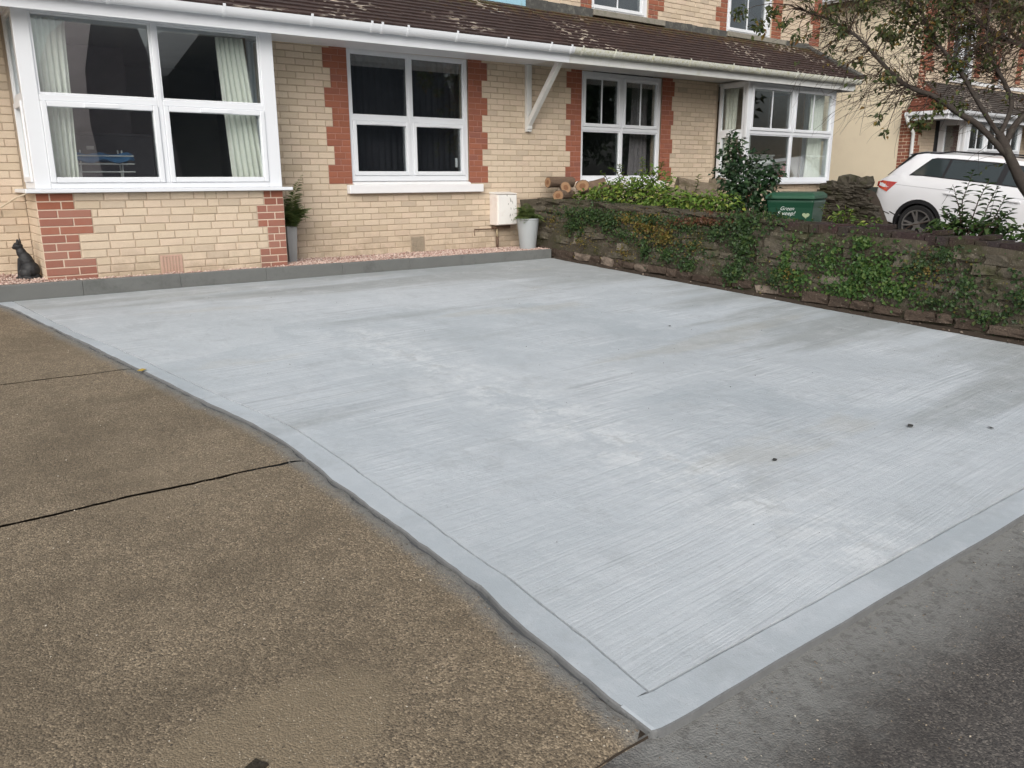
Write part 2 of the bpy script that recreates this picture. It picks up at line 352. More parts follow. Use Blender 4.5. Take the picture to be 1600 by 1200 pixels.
M['pinkcloth'] = plain('faded_red_cloth', (.34, .10, .09), .9, .2, 20)
M['oppwall'] = plain('mauve_grey_roughcast', (.36, .31, .32), .95, .3, 3, bump=.6, bscale=20)
M['slate'] = plain('slate_roof', (.10, .105, .115), .7, .25, 5)
M['hedge'] = leaf_mat('far_leaf', [(0, (.015, .03, .012)), (1, (.05, .08, .03))])

# ------------------------------------------------------------------ mesh helpers
def props(o, label=None, cat=None, group=None, kind=None):
    if label: o['label'] = label
    if cat: o['category'] = cat
    if group: o['group'] = group
    if kind: o['kind'] = kind
    return o
def thing(name, label, cat, loc=(0, 0, 0), group=None, rz=0):
    o = bpy.data.objects.new(name, None); col.objects.link(o); o.location = loc; o.rotation_euler = (0, 0, rz)
    o.empty_display_size = .1
    return props(o, label, cat, group)
def link(name, me, parent=None, kind=None):
    o = bpy.data.objects.new(name, me); col.objects.link(o)
    if parent is not None:
        o.parent = parent
    if kind: o['kind'] = kind
    return o
class MB:
    def __init__(s): s.v = []; s.f = []; s.mi = []; s.at = None
    def face(s, pts, m=0):
        b = len(s.v); s.v.extend([tuple(p) for p in pts]); s.f.append(tuple(range(b, b + len(pts)))); s.mi.append(m)
    def box(s, x0, x1, y0, y1, z0, z1, m=0, M4=None):
        b = len(s.v)
        p = [(x, y, z) for z in (z0, z1) for y in (y0, y1) for x in (x0, x1)]
        if M4 is not None: p = [tuple(M4 @ Vector(q)) for q in p]
        s.v.extend(p)
        for q in ((0, 2, 3, 1), (4, 5, 7, 6), (0, 1, 5, 4), (2, 6, 7, 3), (0, 4, 6, 2), (1, 3, 7, 5)):
            s.f.append(tuple(b + i for i in q)); s.mi.append(m)
        return s
    def beam(s, a, b_, w, h, m=0, upv=(0, 0, 1)):
        a = Vector(a); b_ = Vector(b_); d = b_ - a; L = d.length; d.normalize()
        sx = d.cross(Vector(upv)); 
        if sx.length < 1e-4: sx = Vector((1, 0, 0))
        sx.normalize(); uz = sx.cross(d)
        Mx = Matrix((sx, d, uz)).transposed().to_4x4(); Mx.translation = a
        return s.box(-w / 2, w / 2, 0, L, -h / 2, h / 2, m, Mx)
    def prism(s, poly, axis, a, b_, m=0):      # poly in the two other axes, extruded along axis
        def P(q, t):
            l = list(q); l.insert(axis, t); return tuple(l)
        b = len(s.v); n = len(poly)
        s.v.extend([P(q, a) for q in poly]); s.v.extend([P(q, b_) for q in poly])
        s.f.append(tuple(range(b, b + n))[::-1]); s.mi.append(m); s.f.append(tuple(range(b + n, b + 2 * n))); s.mi.append(m)
        for i in range(n):
            j = (i + 1) % n; s.f.append((b + i, b + j, b + n + j, b + n + i)); s.mi.append(m)
        return s
    def tube(s, pts, rad, n=6, m=0, cap=True):
        pts = [Vector(p) for p in pts]; b = len(s.v); k = len(pts)
        if not isinstance(rad, (list, tuple)): rad = [rad] * k
        prev = None
        for i, p in enumerate(pts):
            t = (pts[min(i + 1, k - 1)] - pts[max(i - 1, 0)]).normalized()
            if prev is None:
                prev = t.orthogonal().normalized()
            u = (prev - t * prev.dot(t)); u = u.normalized() if u.length > 1e-5 else t.orthogonal().normalized()
            prev = u; w = t.cross(u)
            for j in range(n):
                a = 2 * math.pi * j / n; s.v.append(tuple(p + (u * math.cos(a) + w * math.sin(a)) * rad[i]))
        for i in range(k - 1):
            for j in range(n):
                j2 = (j + 1) % n; s.f.append((b + i * n + j, b + i * n + j2, b + (i + 1) * n + j2, b + (i + 1) * n + j)); s.mi.append(m)
        if cap:
            s.f.append(tuple(b + j for j in range(n))[::-1]); s.mi.append(m)
            s.f.append(tuple(b + (k - 1) * n + j for j in range(n))); s.mi.append(m)
        return s
    def lathe(s, prof, n=24, c=(0, 0, 0), m=0, sq=None, cap=True):     # prof: (radius, z); sq = superellipse exponent
        b = len(s.v); k = len(prof)
        for r, z in prof:
            for j in range(n):
                a = 2 * math.pi * (j + .5) / n; ca, sa = math.cos(a), math.sin(a)
                q = r if not sq else r / max((abs(ca) ** sq + abs(sa) ** sq) ** (1 / sq), 1e-6)
                s.v.append((c[0] + q * ca, c[1] + q * sa, c[2] + z))
        for i in range(k - 1):
            for j in range(n):
                j2 = (j + 1) % n; s.f.append((b + i * n + j, b + i * n + j2, b + (i + 1) * n + j2, b + (i + 1) * n + j)); s.mi.append(m)
        if cap:
            s.f.append(tuple(b + j for j in range(n))[::-1]); s.mi.append(m)
            s.f.append(tuple(b + (k - 1) * n + j for j in range(n))); s.mi.append(m)
        return s
    def leaf(s, p, d, nrm, L, W, m=0, fold=.25):
        d = d.normalized(); sx = d.cross(nrm)
        if sx.length < 1e-4: sx = d.orthogonal()
        sx.normalize(); nn = sx.cross(d)
        b = len(s.v); mid = p + d * (L * .45)
        s.v.extend([tuple(p), tuple(mid - sx * W / 2 + nn * W * fold), tuple(p + d * L - nn * L * .12), tuple(mid + sx * W / 2 + nn * W * fold)])
        s.f.append((b, b + 1, b + 2)); s.f.append((b, b + 2, b + 3)); s.mi.extend((m, m))
    def add(s, verts, faces, Mx, m=0):
        b = len(s.v); s.v.extend([tuple(Mx @ Vector(q)) for q in verts])
        for f in faces: s.f.append(tuple(b + i for i in f)); s.mi.append(m)
    def mesh(s, name, mats, smooth=False):
        me = bpy.data.meshes.new(name); me.from_pydata(s.v, [], s.f); me.update()
        if not isinstance(mats, (list, tuple)): mats = [mats]
        for k in mats: me.materials.append(k)
        if len(mats) > 1: me.polygons.foreach_set('material_index', s.mi)
        if smooth: me.polygons.foreach_set('use_smooth', [True] * len(me.polygons))
        return me
    def build(s, name, mats, parent=None, kind=None, smooth=False, bevel=0, seg=2, solid=False):
        o = link(name, s.mesh(name, mats, smooth), parent, kind)
        if bevel:
            md = o.modifiers.new('bevel', 'BEVEL'); md.width = bevel; md.segments = seg; md.limit_method = 'ANGLE'; md.angle_limit = R(40)
        return o
def split_boxes(mb, name, mat, parent, bevel=0):
    for k in range(len(mb.v) // 8):
        b = MB(); b.v = mb.v[8 * k:8 * k + 8]; b.f = [tuple(i - 8 * k for i in f) for f in mb.f[6 * k:6 * k + 6]]; b.mi = [0] * 6
        b.build(name, mat, parent, bevel=bevel)
def smooth_angle(o, ang=40):
    me = o.data; me.polygons.foreach_set('use_smooth', [True] * len(me.polygons))
    bm = bmesh.new(); bm.from_mesh(me); bmesh.ops.remove_doubles(bm, verts=bm.verts, dist=1e-5)
    for e in bm.edges:
        if len(e.link_faces) == 2 and e.calc_face_angle(0) > R(ang): e.smooth = False
    bm.to_mesh(me); bm.free(); return o

# ------------------------------------------------------------------ brick pieces
def brick_verts():
    c = .035; cz = .05; v = []
    for (y, ix, iz) in ((1, 0, 0), (.05, 0, 0), (0, c * .5, cz)):
        for (sx, sz) in ((-1, -1), (1, -1), (1, 1), (-1, 1)):
            v.append((sx * (.5 - ix), y, sz * (.5 - iz)))
    f = [(8, 9, 10, 11)]
    for a in (0, 4):
        for i in range(4):
            j = (i + 1) % 4; f.append((a + i, a + j, a + 4 + j, a + 4 + i))
    return v, f
BV, BF = brick_verts()
BM_ = {}
def brick_mesh(mat):
    if mat not in BM_:
        b = MB(); b.add(BV, BF, Matrix.Identity(4)); BM_[mat] = b.mesh('brick', M[mat])
    return BM_[mat]
class Bricks:
    """collects bricks of one house; the ones largest in the picture become parts, the rest one joined part"""
    def __init__(s): s.items = []
    def put(s, origin, ang, u, z, ln, h, mat, depth=.05, jit=1):
        # origin: point on the wall face, ang: rotation about Z (0 = faces -Y)
        s.items.append((Vector(origin), ang, u, z, ln, h, mat, depth, jit))
    def wall(s, origin, ang, u0, u1, z0, z1, colour, pitch=.075, L=.225, off=0.0, joint=.009, holes=(), skip=None, irregular=0.0):
        k0 = int(math.floor(z0 / pitch + 1e-6)); k1 = int(math.ceil(z1 / pitch - 1e-6))
        u0_, u1_ = u0, u1
        for k in range(k0, k1):
            u0 = u0_[k % 2] if isinstance(u0_, tuple) else u0_; u1 = u1_[k % 2] if isinstance(u1_, tuple) else u1_
            za, zb = max(z0, k * pitch), min(z1, (k + 1) * pitch)
            if zb - za < .02: continue
            sh = off + (L / 2 if k % 2 else 0)
            cuts = []
            q = math.floor((u0 - sh) / L) * L + sh
            while q < u1 + L: cuts.append(q); q += L
            if irregular:
                cuts = []; q = u0 - rnd.uniform(0, L)
                while q < u1 + L: cuts.append(q); q += L * rnd.choice((1, 1, 1, 1, .5, .72, .98, 1.02))
            # red/cream zones split the course into runs
            ed = set([u0, u1]); spans = []
            for (a, b, ha, hb) in holes:
                if ha < zb - .02 and hb > za + .02: spans.append((a, b))
            zones = colour(k, za, zb)          # list of (u_start, u_end, material) in order; gaps are cream
            for (a, b, m) in zones: ed.add(a); ed.add(b)
            for (a, b) in spans: ed.add(a); ed.add(b)
            ed = sorted(e for e in ed if u0 - 1e-6 <= e <= u1 + 1e-6)
            for ea, eb in zip(ed[:-1], ed[1:]):
                mid = (ea + eb) / 2
                if eb - ea < .02 or any(a < mid < b for a, b in spans): continue
                mat = 'cream'; zone = None
                for (a, b, m) in zones:
                    if a < mid < b: mat = m; zone = (a, b)
                if zone and zone[1] - zone[0] < .6:      # quoin: a header and a stretcher, alternating
                    w = zone[1] - zone[0]
                    if w < .16: pts = [zone[0], zone[1]]
                    else:
                        c = zone[0] + (w * .36 if k % 2 else w * .64); pts = [zone[0], c, zone[1]]
                else:
                    pts = [ea] + [q for q in cuts if ea + .045 < q < eb - .045] + [eb]
                for a, b in zip(pts[:-1], pts[1:]):
                    s.put(origin, ang, (a + b) / 2, (za + zb) / 2, b - a - joint, zb - za - joint, mat)
    def build(s, parent, limit=300):
        rk = []
        for it in s.items:
            o, ang, u, z, ln, h, mat, dp, jit = it
            P = o + Vector((math.cos(ang) * u, math.sin(ang) * u, z))
            q = project(P); a = 0
            if q and -.005 < q[0] < 1.005 and -.005 < q[1] < .755:
                nrm = Vector((math.sin(ang), -math.cos(ang), 0)); v = (CAM_P - P).normalized()
                a = ln * h * max(0, nrm.dot(v)) / q[2] ** 2
            rk.append((a, it))
        rk.sort(key=lambda t: -t[0])
        rest = MB(); mats = []
        for i, (a, (o, ang, u, z, ln, h, mat, dp, jit)) in enumerate(rk):
            P = o + Vector((math.cos(ang) * u, math.sin(ang) * u, z))
            P += Vector((math.sin(ang), -math.cos(ang), 0)) * rnd.uniform(-.0012, .0018) * jit
            e = Euler((rnd.uniform(-.006, .006) * jit, rnd.uniform(-.006, .006) * jit, ang + rnd.uniform(-.006, .006) * jit))
            sc = (ln - rnd.uniform(0, .003), dp, h - rnd.uniform(0, .002))
            if i < limit and a > 0:
                b = link('brick', brick_mesh(mat), parent); b.location = P; b.rotation_euler = e; b.scale = sc
            else:
                if mat not in mats: mats.append(mat)
                Mx = Matrix.Translation(P) @ e.to_matrix().to_4x4() @ Matrix.Diagonal((sc[0], sc[1], sc[2], 1))
                rest.add(BV, BF, Mx, mats.index(mat))
        if rest.v: rest.build('brickwork', [M[k] for k in mats], parent, 'stuff')

# ------------------------------------------------------------------ windows
def window(parent, face, u0, u1, z0, z1, cols, transom, top_open, bars=False, ang=0, post=(0.06, 0.06), head=.06, vents=False, foot=.06, handle=False, mat='upvc', glass='glass', origin=(0, 0, 0)):
    """frame part with sash / pane sub-parts; local x along the wall, -y outwards, built at the wall face"""
    O = Vector(origin); T = Matrix.Translation(O + Vector((0, face if ang == 0 else 0, 0))) @ Matrix.Rotation(ang, 4, 'Z')
    f = MB(); D = .07
    f.box(u0, u0 + post[0], 0, D, z0, z1, 0, T); f.box(u1 - post[1], u1, 0, D, z0, z1, 0, T)
    a, b = u0 + post[0], u1 - post[1]
    f.box(a, b, .001, D, z0, z0 + foot, 0, T); f.box(a, b, .001, D, z1 - head, z1, 0, T)
    mu = [a + (b - a) * k / cols for k in range(1, cols)]; hw = .024
    for q in mu: f.box(q - hw, q + hw, .002, D, z0 + foot, z1 - head, 0, T)
    xs = [a] + mu + [b]
    tr = transom is not None
    if tr:
        for i in range(cols):
            f.box(xs[i] + (hw if i else 0), xs[i + 1] - (hw if i < cols - 1 else 0), .0025, D, transom - .028, transom + .028, 0, T)
    w = f.build('window', M[mat], parent, bevel=.006)
    for i in range(cols):
        xa = xs[i] + (hw if i else 0); xb = xs[i + 1] - (hw if i < cols - 1 else 0)
        rows = [(z0 + foot, transom - .028, not top_open), (transom + .028, z1 - head, top_open)] if tr else [(z0 + foot, z1 - head, True)]
        for (za, zb, opens) in rows:
            if opens:
                s = MB(); t = .052; y0, y1 = -.014, .045
                s.box(xa + .001, xa + t, y0, y1, za + .001, zb - .001, 0, T); s.box(xb - t, xb - .001, y0, y1, za + .001, zb - .001, 0, T)
                s.box(xa + t, xb - t, y0 + .001, y1, za + .001, za + t, 0, T); s.box(xa + t, xb - t, y0 + .001, y1, zb - t, zb - .001, 0, T)
                sh = s.build('sash', M[mat], w, bevel=.007)
                if bars:
                    q = MB(); xm = (xa + xb) / 2; q.box(xm - .008, xm + .008, .008, .022, za + t, zb - t, 0, T); q.build('glazing_bar', M[mat], w)
                if vents:
                    q = MB(); xm = (xa + xb) / 2; q.box(xm - .15, xm + .15, y0 - .014, y0 + .004, zb - t + .006, zb - .012, 0, T); q.build('trickle_vent', M[mat], w, bevel=.003)
                ga, gb, gc, gd = xa + t, xb - t, za + t, zb - t; yy = .024
            else:
                s = MB(); t = .02
                s.box(xa, xa + t, .012, .03, za, zb, 0, T); s.box(xb - t, xb, .012, .03, za, zb, 0, T)
                s.box(xa + t, xb - t, .0125, .03, za, za + t, 0, T); s.box(xa + t, xb - t, .0125, .03, zb - t, zb, 0, T)
                s.build('glazing_bead', M[mat], w, bevel=.004)
                ga, gb, gc, gd = xa + t, xb - t, za + t, zb - t; yy = .030
            p = MB(); p.box(ga - .004, gb + .004, yy, yy + .018, gc - .004, gd + .004, 0, T); p.build('pane', M[glass], w)
    if handle:
        q = MB(); xh = b - .10; q.box(xh, xh + .022, .075, .10, z0 + .18, z0 + .30, 0, T); q.build('handle', M[mat], w)
    return w
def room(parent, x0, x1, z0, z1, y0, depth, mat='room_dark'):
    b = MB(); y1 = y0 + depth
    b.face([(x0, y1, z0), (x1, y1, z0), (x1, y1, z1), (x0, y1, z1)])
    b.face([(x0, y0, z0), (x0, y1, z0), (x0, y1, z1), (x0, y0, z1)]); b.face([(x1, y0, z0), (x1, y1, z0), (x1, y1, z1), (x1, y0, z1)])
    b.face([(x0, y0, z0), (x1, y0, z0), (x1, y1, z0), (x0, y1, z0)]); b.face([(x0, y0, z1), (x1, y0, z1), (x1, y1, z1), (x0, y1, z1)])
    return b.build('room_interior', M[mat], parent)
def curtain(label, pts_top, pts_bot, z0, z1, amp=.022, folds=6, mat='curtain', group=None):
    """hanging cloth between two edge points, gathered differently at head and hem"""
    b = MB(); nu, nz = folds * 8, 10
    A0, A1, B0, B1 = [Vector((q[0], q[1], 0)) for q in (*pts_top, *pts_bot)]
    ph = rnd.uniform(0, 6)
    for j in range(nz + 1):
        t = j / nz
        for i in range(nu + 1):
            s = i / nu; p = (A0.lerp(A1, s)).lerp(B0.lerp(B1, s), t)
            n = (A1 - A0).normalized().cross(Vector((0, 0, 1)))
            w = math.sin(s * folds * 2 * math.pi + ph + .8 * math.sin(t * 3 + s * 4)) * amp * (.7 + .5 * t)
            w += .012 * mnoise.noise(Vector((s * 7, t * 4, ph)))
            b.v.append(tuple(p + n * w)[:2] + (z1 + (z0 - z1) * t,))
    for j in range(nz):
        for i in range(nu):
            a = j * (nu + 1) + i; b.f.append((a, a + 1, a + nu + 2, a + nu + 1)); b.mi.append(0)
    o = b.build('curtain', M[mat], None, smooth=True)
    md = o.modifiers.new('cloth_thickness', 'SOLIDIFY'); md.thickness = .004
    return props(o, label, 'curtain', group)

zt = lambda x: .0055 * (x - 7.5)
HS = 7.55                                  # party line between the two houses
# ------------------------------------------------------------------ ground, drive, road
SL = .045
gz = lambda y: -1.015 + SL * (y + .8)
outer = [(.62, -.2), (.70, -.84), (.811, -1.22), (.925, -2.016), (1.035, -2.668), (1.122, -3.225), (1.195, -3.764), (1.252, -4.05), (1.293, -4.388), (1.348, -4.795), (1.405, -5.132), (1.440, -5.40), (1.466, -5.65), (1.468, -5.827), (1.463, -5.991), (1.455, -6.22), (1.459, -6.60), (1.463, -7.213), (1.460, -7.45), (1.44, -7.639), (1.428, -7.80), (1.425, -7.954), (1.417, -8.12), (1.417, -8.285)]
inner = [(.86, -.86), (.909, -1.22), (1.002, -1.915), (1.077, -2.434), (1.164, -2.871), (1.224, -3.146), (1.302, -3.658), (1.36, -4.058), (1.426, -4.507), (1.491, -4.888), (1.552, -5.228), (1.597, -5.519), (1.603, -5.79), (1.602, -6.014), (1.602, -6.217), (1.596, -6.418), (1.594, -6.80), (1.582, -7.20), (1.585, -7.45), (1.569, -7.7), (1.556, -7.90), (1.538, -8.08), (1.532, -8.15)]
def at_y(poly, y):
    for (x0, y0), (x1, y1) in zip(poly[:-1], poly[1:]):
        if y0 >= y >= y1: return x0 + (x1 - x0) * (y0 - y) / max(1e-6, y0 - y1)
    return poly[-1][0] if y < poly[-1][1] else poly[0][0]
XR = 7.36
def wob(a, b, s): return mnoise.noise(Vector((a * s, b * s, 3.3)))
def edge_line(poly, y, amp): return at_y(poly, y) + amp * (wob(0, y, 6) + .5 * wob(1, y, 21))
# slab interior: gridded sheet, 4 mm above its bedding, slightly uneven
ys = [-.86]
while ys[-1] > -8.145: ys.append(max(-8.15, ys[-1] - .05))
b = MB(); NX = 60
for y in ys:
    xl = edge_line(inner, y, .006)
    for i in range(NX + 1):
        t = i / NX; x = xl + (XR - xl) * t
        yy = y
        if y <= -8.149: yy = y + .004 * wob(x, 0, 9)
        b.v.append((x, yy, gz(y) + .004 * wob(x, y, .9) + .0015 * wob(x, y, 5)))
for j in range(len(ys) - 1):
    for i in range(NX):
        a = j * (NX + 1) + i; b.f.append((a, a + NX + 1, a + NX + 2, a + 1)); b.mi.append(0)
k = len(b.v)                                # turned-down edge along the groove
def skirt(mb, idx, dz, m=0):
    base = len(mb.v)
    for q in idx: x, y, z = mb.v[q]; mb.v.append((x, y, z - dz))
    for i in range(len(idx) - 1): mb.f.append((idx[i], idx[i + 1], base + i + 1, base + i)); mb.mi.append(m)
left = [j * (NX + 1) for j in range(len(ys))]; front = [(len(ys) - 1) * (NX + 1) + i for i in range(NX + 1)]
skirt(b, left, .05); skirt(b, front, .05)
drv = thing('driveway', None, None); drv['kind'] = 'structure'
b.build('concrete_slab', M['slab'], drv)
# border strip, trowelled smooth, a groove away from the slab
b = MB(); rows = []
ys2 = [-.86]
while ys2[-1] > -8.15: ys2.append(max(-8.15, ys2[-1] - .05))
for y in ys2:
    xo = edge_line(outer, y, .010); xi = edge_line(inner, max(y, -8.15), .006) - .008 - .008 * abs(wob(7, y, 9))
    z = gz(y) - .002
    rows.append([len(b.v) + q for q in range(4)])
    if y < -8.15: xi = at_y(inner, -8.15) - .007
    b.v += [(xo - .004, y, z - .06), (xo, y, z - .005), (xo + .005, y, z), (xi, y, z)]
for r0, r1 in zip(rows[:-1], rows[1:]):
    for i in range(3): b.f.append((r0[i], r1[i], r1[i + 1], r0[i + 1])); b.mi.append(1 if i < 2 else 0)
skirt(b, [r[3] for r in rows], .05)
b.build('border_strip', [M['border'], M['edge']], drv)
b = MB(); xs = [edge_line(outer, -8.15, .010) + q for q in (-.001, .003, .012, .03)]; x = 1.48
while x < XR: xs.append(x); x += .06
xs.append(XR); rows = []
for x in xs:
    yi = -8.158 - .007 * abs(wob(x, 2, 9)) if x > 1.53 else -8.15; yo = -8.285 + .004 * wob(x, 5, 5) + (.02 * (1 - (len(rows)) / 4) ** 2 if len(rows) < 4 else 0); z = gz(-8.2) - .002 - (.008 if len(rows) == 0 else .003 if len(rows) == 1 else 0)
    rows.append([len(b.v) + q for q in range(4)])
    b.v += [(x, yi, z + SL * (yi + 8.2)), (x, yo + .006, z + SL * (yo + 8.2)), (x, yo, z - .006), (x, yo - .004, z - .06)]
for r0, r1 in zip(rows[:-1], rows[1:]):
    for i in range(3): b.f.append((r0[i], r0[i + 1], r1[i + 1], r1[i])); b.mi.append(1 if i > 0 or rows.index(r0) < 1 else 0)
skirt(b, [r[0] for r in rows][::-1], .05); skirt(b, rows[0], .05, 1)
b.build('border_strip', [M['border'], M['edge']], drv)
b = MB(); b.face([(.6, -.5, gz(-.5) - .028), (.75, -.5, gz(-.5) - .028)][:0] or [(.70, -.80, gz(-.8) - .022), (1.43, -8.27, gz(-8.27) - .022), (XR + .1, -8.27, gz(-8.27) - .022), (XR + .1, -.80, gz(-.8) - .022)])
b.build('groove_bed', M['groove'], drv)

# the old brown drive: strips following the new edge, with an edge distance for the cement smear
def strips(name, ypts, xfun, offs, zfun, mat, parent=None, jitter=.02):
    b = MB(); at = []
    for y in ypts:
        xe = xfun(y)
        for d in offs:
            jj = 0
            if d == 0: jj = jitter * (wob(3, y, 9) + .6 * wob(4, y, 27))
            b.v.append((xe - d + jj, y, zfun(xe - d, y, d))); at.append(d)
    n = len(offs)
    for j in range(len(ypts) - 1):
        for i in range(n - 1):
            a = j * n + i; b.f.append((a, a + 1, a + n + 1, a + n)); b.mi.append(0)
    me = b.mesh(name, mat, True); A = me.attributes.new('edge_distance', 'FLOAT', 'POINT'); A.data.foreach_set('value', at)
    return link(name, me, parent)
offs = [0, .015, .04, .08] + [.12 + .045 * i for i in range(48)] + [2.4, 3, 4, 5.2]
old = thing('old_driveway', None, None); old['kind'] = 'structure'
joints = [-3.79, -5.955]
def old_z(x, y, d):
    z = gz(y) - .003 + .010 * wob(x, y, .8) + .005 * wob(x, y, 3)
    if d == 0: z -= .010
    if d == .015: z -= .004
    return z
segs = [(-.84, joints[0], .008), (joints[0], joints[1], .015), (joints[1], -8.262, 0)]
for (ya, yb, gap) in segs:
    n = int((ya - yb) / .06); yy = [ya + (yb - ya) * i / n for i in range(n + 1)]
    yy[0] -= 0 if ya == -.84 else {joints[0]: .006, joints[1]: .014}[ya]
    o = strips('old_concrete_bay', yy, lambda y: edge_line(outer, y, .010) - .012, offs, old_z, M['drive'], old)
    # each bay's joint edges wander and are turned down
    me = o.data; nn = len(offs); N = len(yy)
    for i in range(nn):
        for (row, sg) in ((0, -1), (N - 1, 1)):
            v = me.vertices[row * nn + i]; yline = yy[row]
            if yline == -.84: continue
            yr = round(yline, 1); v.co.y += .012 * wob(v.co.x, yr, 4) + .009 * wob(v.co.x, yr, 13) + .007 * wob(v.co.x, yr + sg, 37) + (sg * gap * (.5 if gap else 0))
            if yline == -8.262 or yline < -8.2: v.co.y -= .012 * wob(v.co.x, 9, 14); v.co.z -= .022
b = MB(); b.face([(-6, -.7, gz(-.7) - .024), (-6, -8.25, gz(-8.25) - .026), (1.44, -8.25, gz(-8.25) - .026), (.75, -.7, gz(-.7) - .026)])
b.build('joint_filling', M['soil'], old)
# face of the old concrete where it steps down to the road
b = MB(); q = []
for i in range(61):
    x = 1.41 - i * .12; yv = -8.262 - .012 * wob(x, 9, 14) + .010 * wob(x, -8.262, 5)
    q.append((x, yv, gz(-8.27) - .02))
for a, c in zip(q[:-1], q[1:]):
    b.face([a, c, (c[0], c[1] - .02, c[2] - .06), (a[0], a[1] - .02, a[2] - .06)])
b.build('broken_edge', M['soil'], old)
# asphalt in front, distance from the kerb line drives the cement wash
def road_z(x, y): return gz(y) - .026 + .006 * wob(x, y, .9)
b = MB(); at = []
yy = [-8.2, -8.25, -8.32, -8.4, -8.5, -8.65, -8.8, -9, -9.3, -9.7, -10.2, -11, -12]
xs = [-8 + .25 * i for i in range(17)] + [-4 + .12 * i for i in range(110)] + [9.5 + .5 * i for i in range(20)]
for y in yy:
    for x in xs: b.v.append((x, y, road_z(x, y))); at.append((-8.28 - y) + (max(0, 1.35 - x) * 3) + (0 if y > -8.3 else 0))
n = len(xs)
for j in range(len(yy) - 1):
    for i in range(n - 1):
        a = j * n + i; b.f.append((a, a + n, a + n + 1, a + 1)); b.mi.append(0)
me = b.mesh('road', M['road'], True); A = me.attributes.new('edge_distance', 'FLOAT', 'POINT'); A.data.foreach_set('value', at)
rd = link('road', me); rd['kind'] = 'structure'
zf = gz(-12) - .045
b = MB(); b.box(-60, 90, -19, -11.95, zf - .3, zf - .004); b.build('street', M['road_far'], None, 'structure')
b = MB(); b.box(-400, 500, -500, 500, zf - .9, zf - .32); b.build('ground', M['ground'], None, 'structure')
b = MB(); b.box(-60, 90, -30, -19, zf - .3, zf + .08); b.build('far_pavement', M['kerb'], None, 'structure')

# loose grit on the old drive and the road
def gritmesh(name, n, fn, smin, smax, mat, parent=None):
    b = MB()
    for _ in range(n):
        x, y, z = fn(); s = rnd.uniform(smin, smax)
        p = [Vector((rnd.uniform(.6, 1.1), 0, 0)), Vector((0, rnd.uniform(.6, 1.1), 0)), Vector((-rnd.uniform(.6, 1.1), 0, 0)), Vector((0, -rnd.uniform(.6, 1.1), 0)), Vector((rnd.uniform(-.3, .3), rnd.uniform(-.3, .3), rnd.uniform(.4, .8))), Vector((0, 0, -rnd.uniform(.4, .8)))]
        e = Euler((rnd.uniform(-.5, .5), rnd.uniform(-.5, .5), rnd.uniform(0, 6.3))).to_matrix()
        i = len(b.v); b.v.extend([tuple(e @ q * s + Vector((x, y, z))) for q in p])
        for f in ((0, 1, 4), (1, 2, 4), (2, 3, 4), (3, 0, 4), (1, 0, 5), (2, 1, 5), (3, 2, 5), (0, 3, 5)): b.f.append(tuple(i + k for k in f)); b.mi.append(0)
    o = b.build(name, mat, parent, 'stuff'); return o
def f1():
    y = -8.25 + 7.2 * rnd.random() ** 1.8; x = edge_line(outer, y, .01) - .03 - rnd.random() ** 1.2 * 3
    return x, y, old_z(x, y, 1) + .001
M['grit'] = (lambda n: n.fin(n.ramp(n.gen('Random Per Island'), [(0, (.05, .045, .04)), (.35, (.14, .11, .08)), (.7, (.27, .22, .16)), (.92, (.38, .33, .26)), (1, (.62, .58, .50))]), .9, .2))(NT('loose_grit'))
gritmesh('loose_grit', 5200, f1, .0013, .0048, M['grit'])
def f2():
    y = -8.33 - rnd.random() ** 1.5 * 1.3; x = rnd.uniform(.9, 5); return x, y, road_z(x, y) + .001
gritmesh('loose_grit', 1500, f2, .0013, .0042, M['grit'])

# ------------------------------------------------------------------ kerb and gravel strip
kz = lambda x: -.870 - .0034 * (x - .77)
kerb = thing('kerb', None, None); kerb['kind'] = 'structure'
x = -3.98
while x < 7.30:
    x1 = min(x + .905, 7.33); b = MB(); zb = gz(-.85) - .05
    b.prism([(-.853, zb), (-.793, zb), (-.795, kz(x) - .002), (-.843, kz(x)), (-.851, kz(x) - .01)], 0, x + .0012, x1 - .0012)
    o = b.build('kerb_stone', M['kerb'], kerb, bevel=.003); o.location = (0, rnd.uniform(-.001, .001), rnd.uniform(-.001, .001)); x += .905
def grav_z(x, y):
    t = (y + .79) / .79
    return kz(x) - .008 + (.02 + .03 * max(0, (1.2 - x)) if x < 1.19 else 0) * t - .012 * t * max(0, (x - 3.6)) / 3.6 + .008 * wob(x, y, 3)
b = MB(); gx = [-4 + .1 * i for i in range(115)]; gy = [-.80, -.7, -.55, -.4, -.25, -.1, .0]
for y in gy:
    for x in gx: b.v.append((x, y, grav_z(x, y) - .012))
for j in range(len(gy) - 1):
    for i in range(len(gx) - 1):
        a = j * len(gx) + i; b.f.append((a, a + 1, a + len(gx) + 1, a + len(gx))); b.mi.append(0)
b.build('gravel_bed', M['gravel_bed'], None, 'structure', smooth=True)
def fg():
    while True:
        x = rnd.uniform(.2, 7.4); y = rnd.uniform(-.80, -.005)
        if 1.19 < x < 3.6 and y > -.655: continue
        return x, y, grav_z(x, y) + rnd.uniform(-.008, .008)
gritmesh('gravel', 9500, fg, .007, .017, M['gravel'])

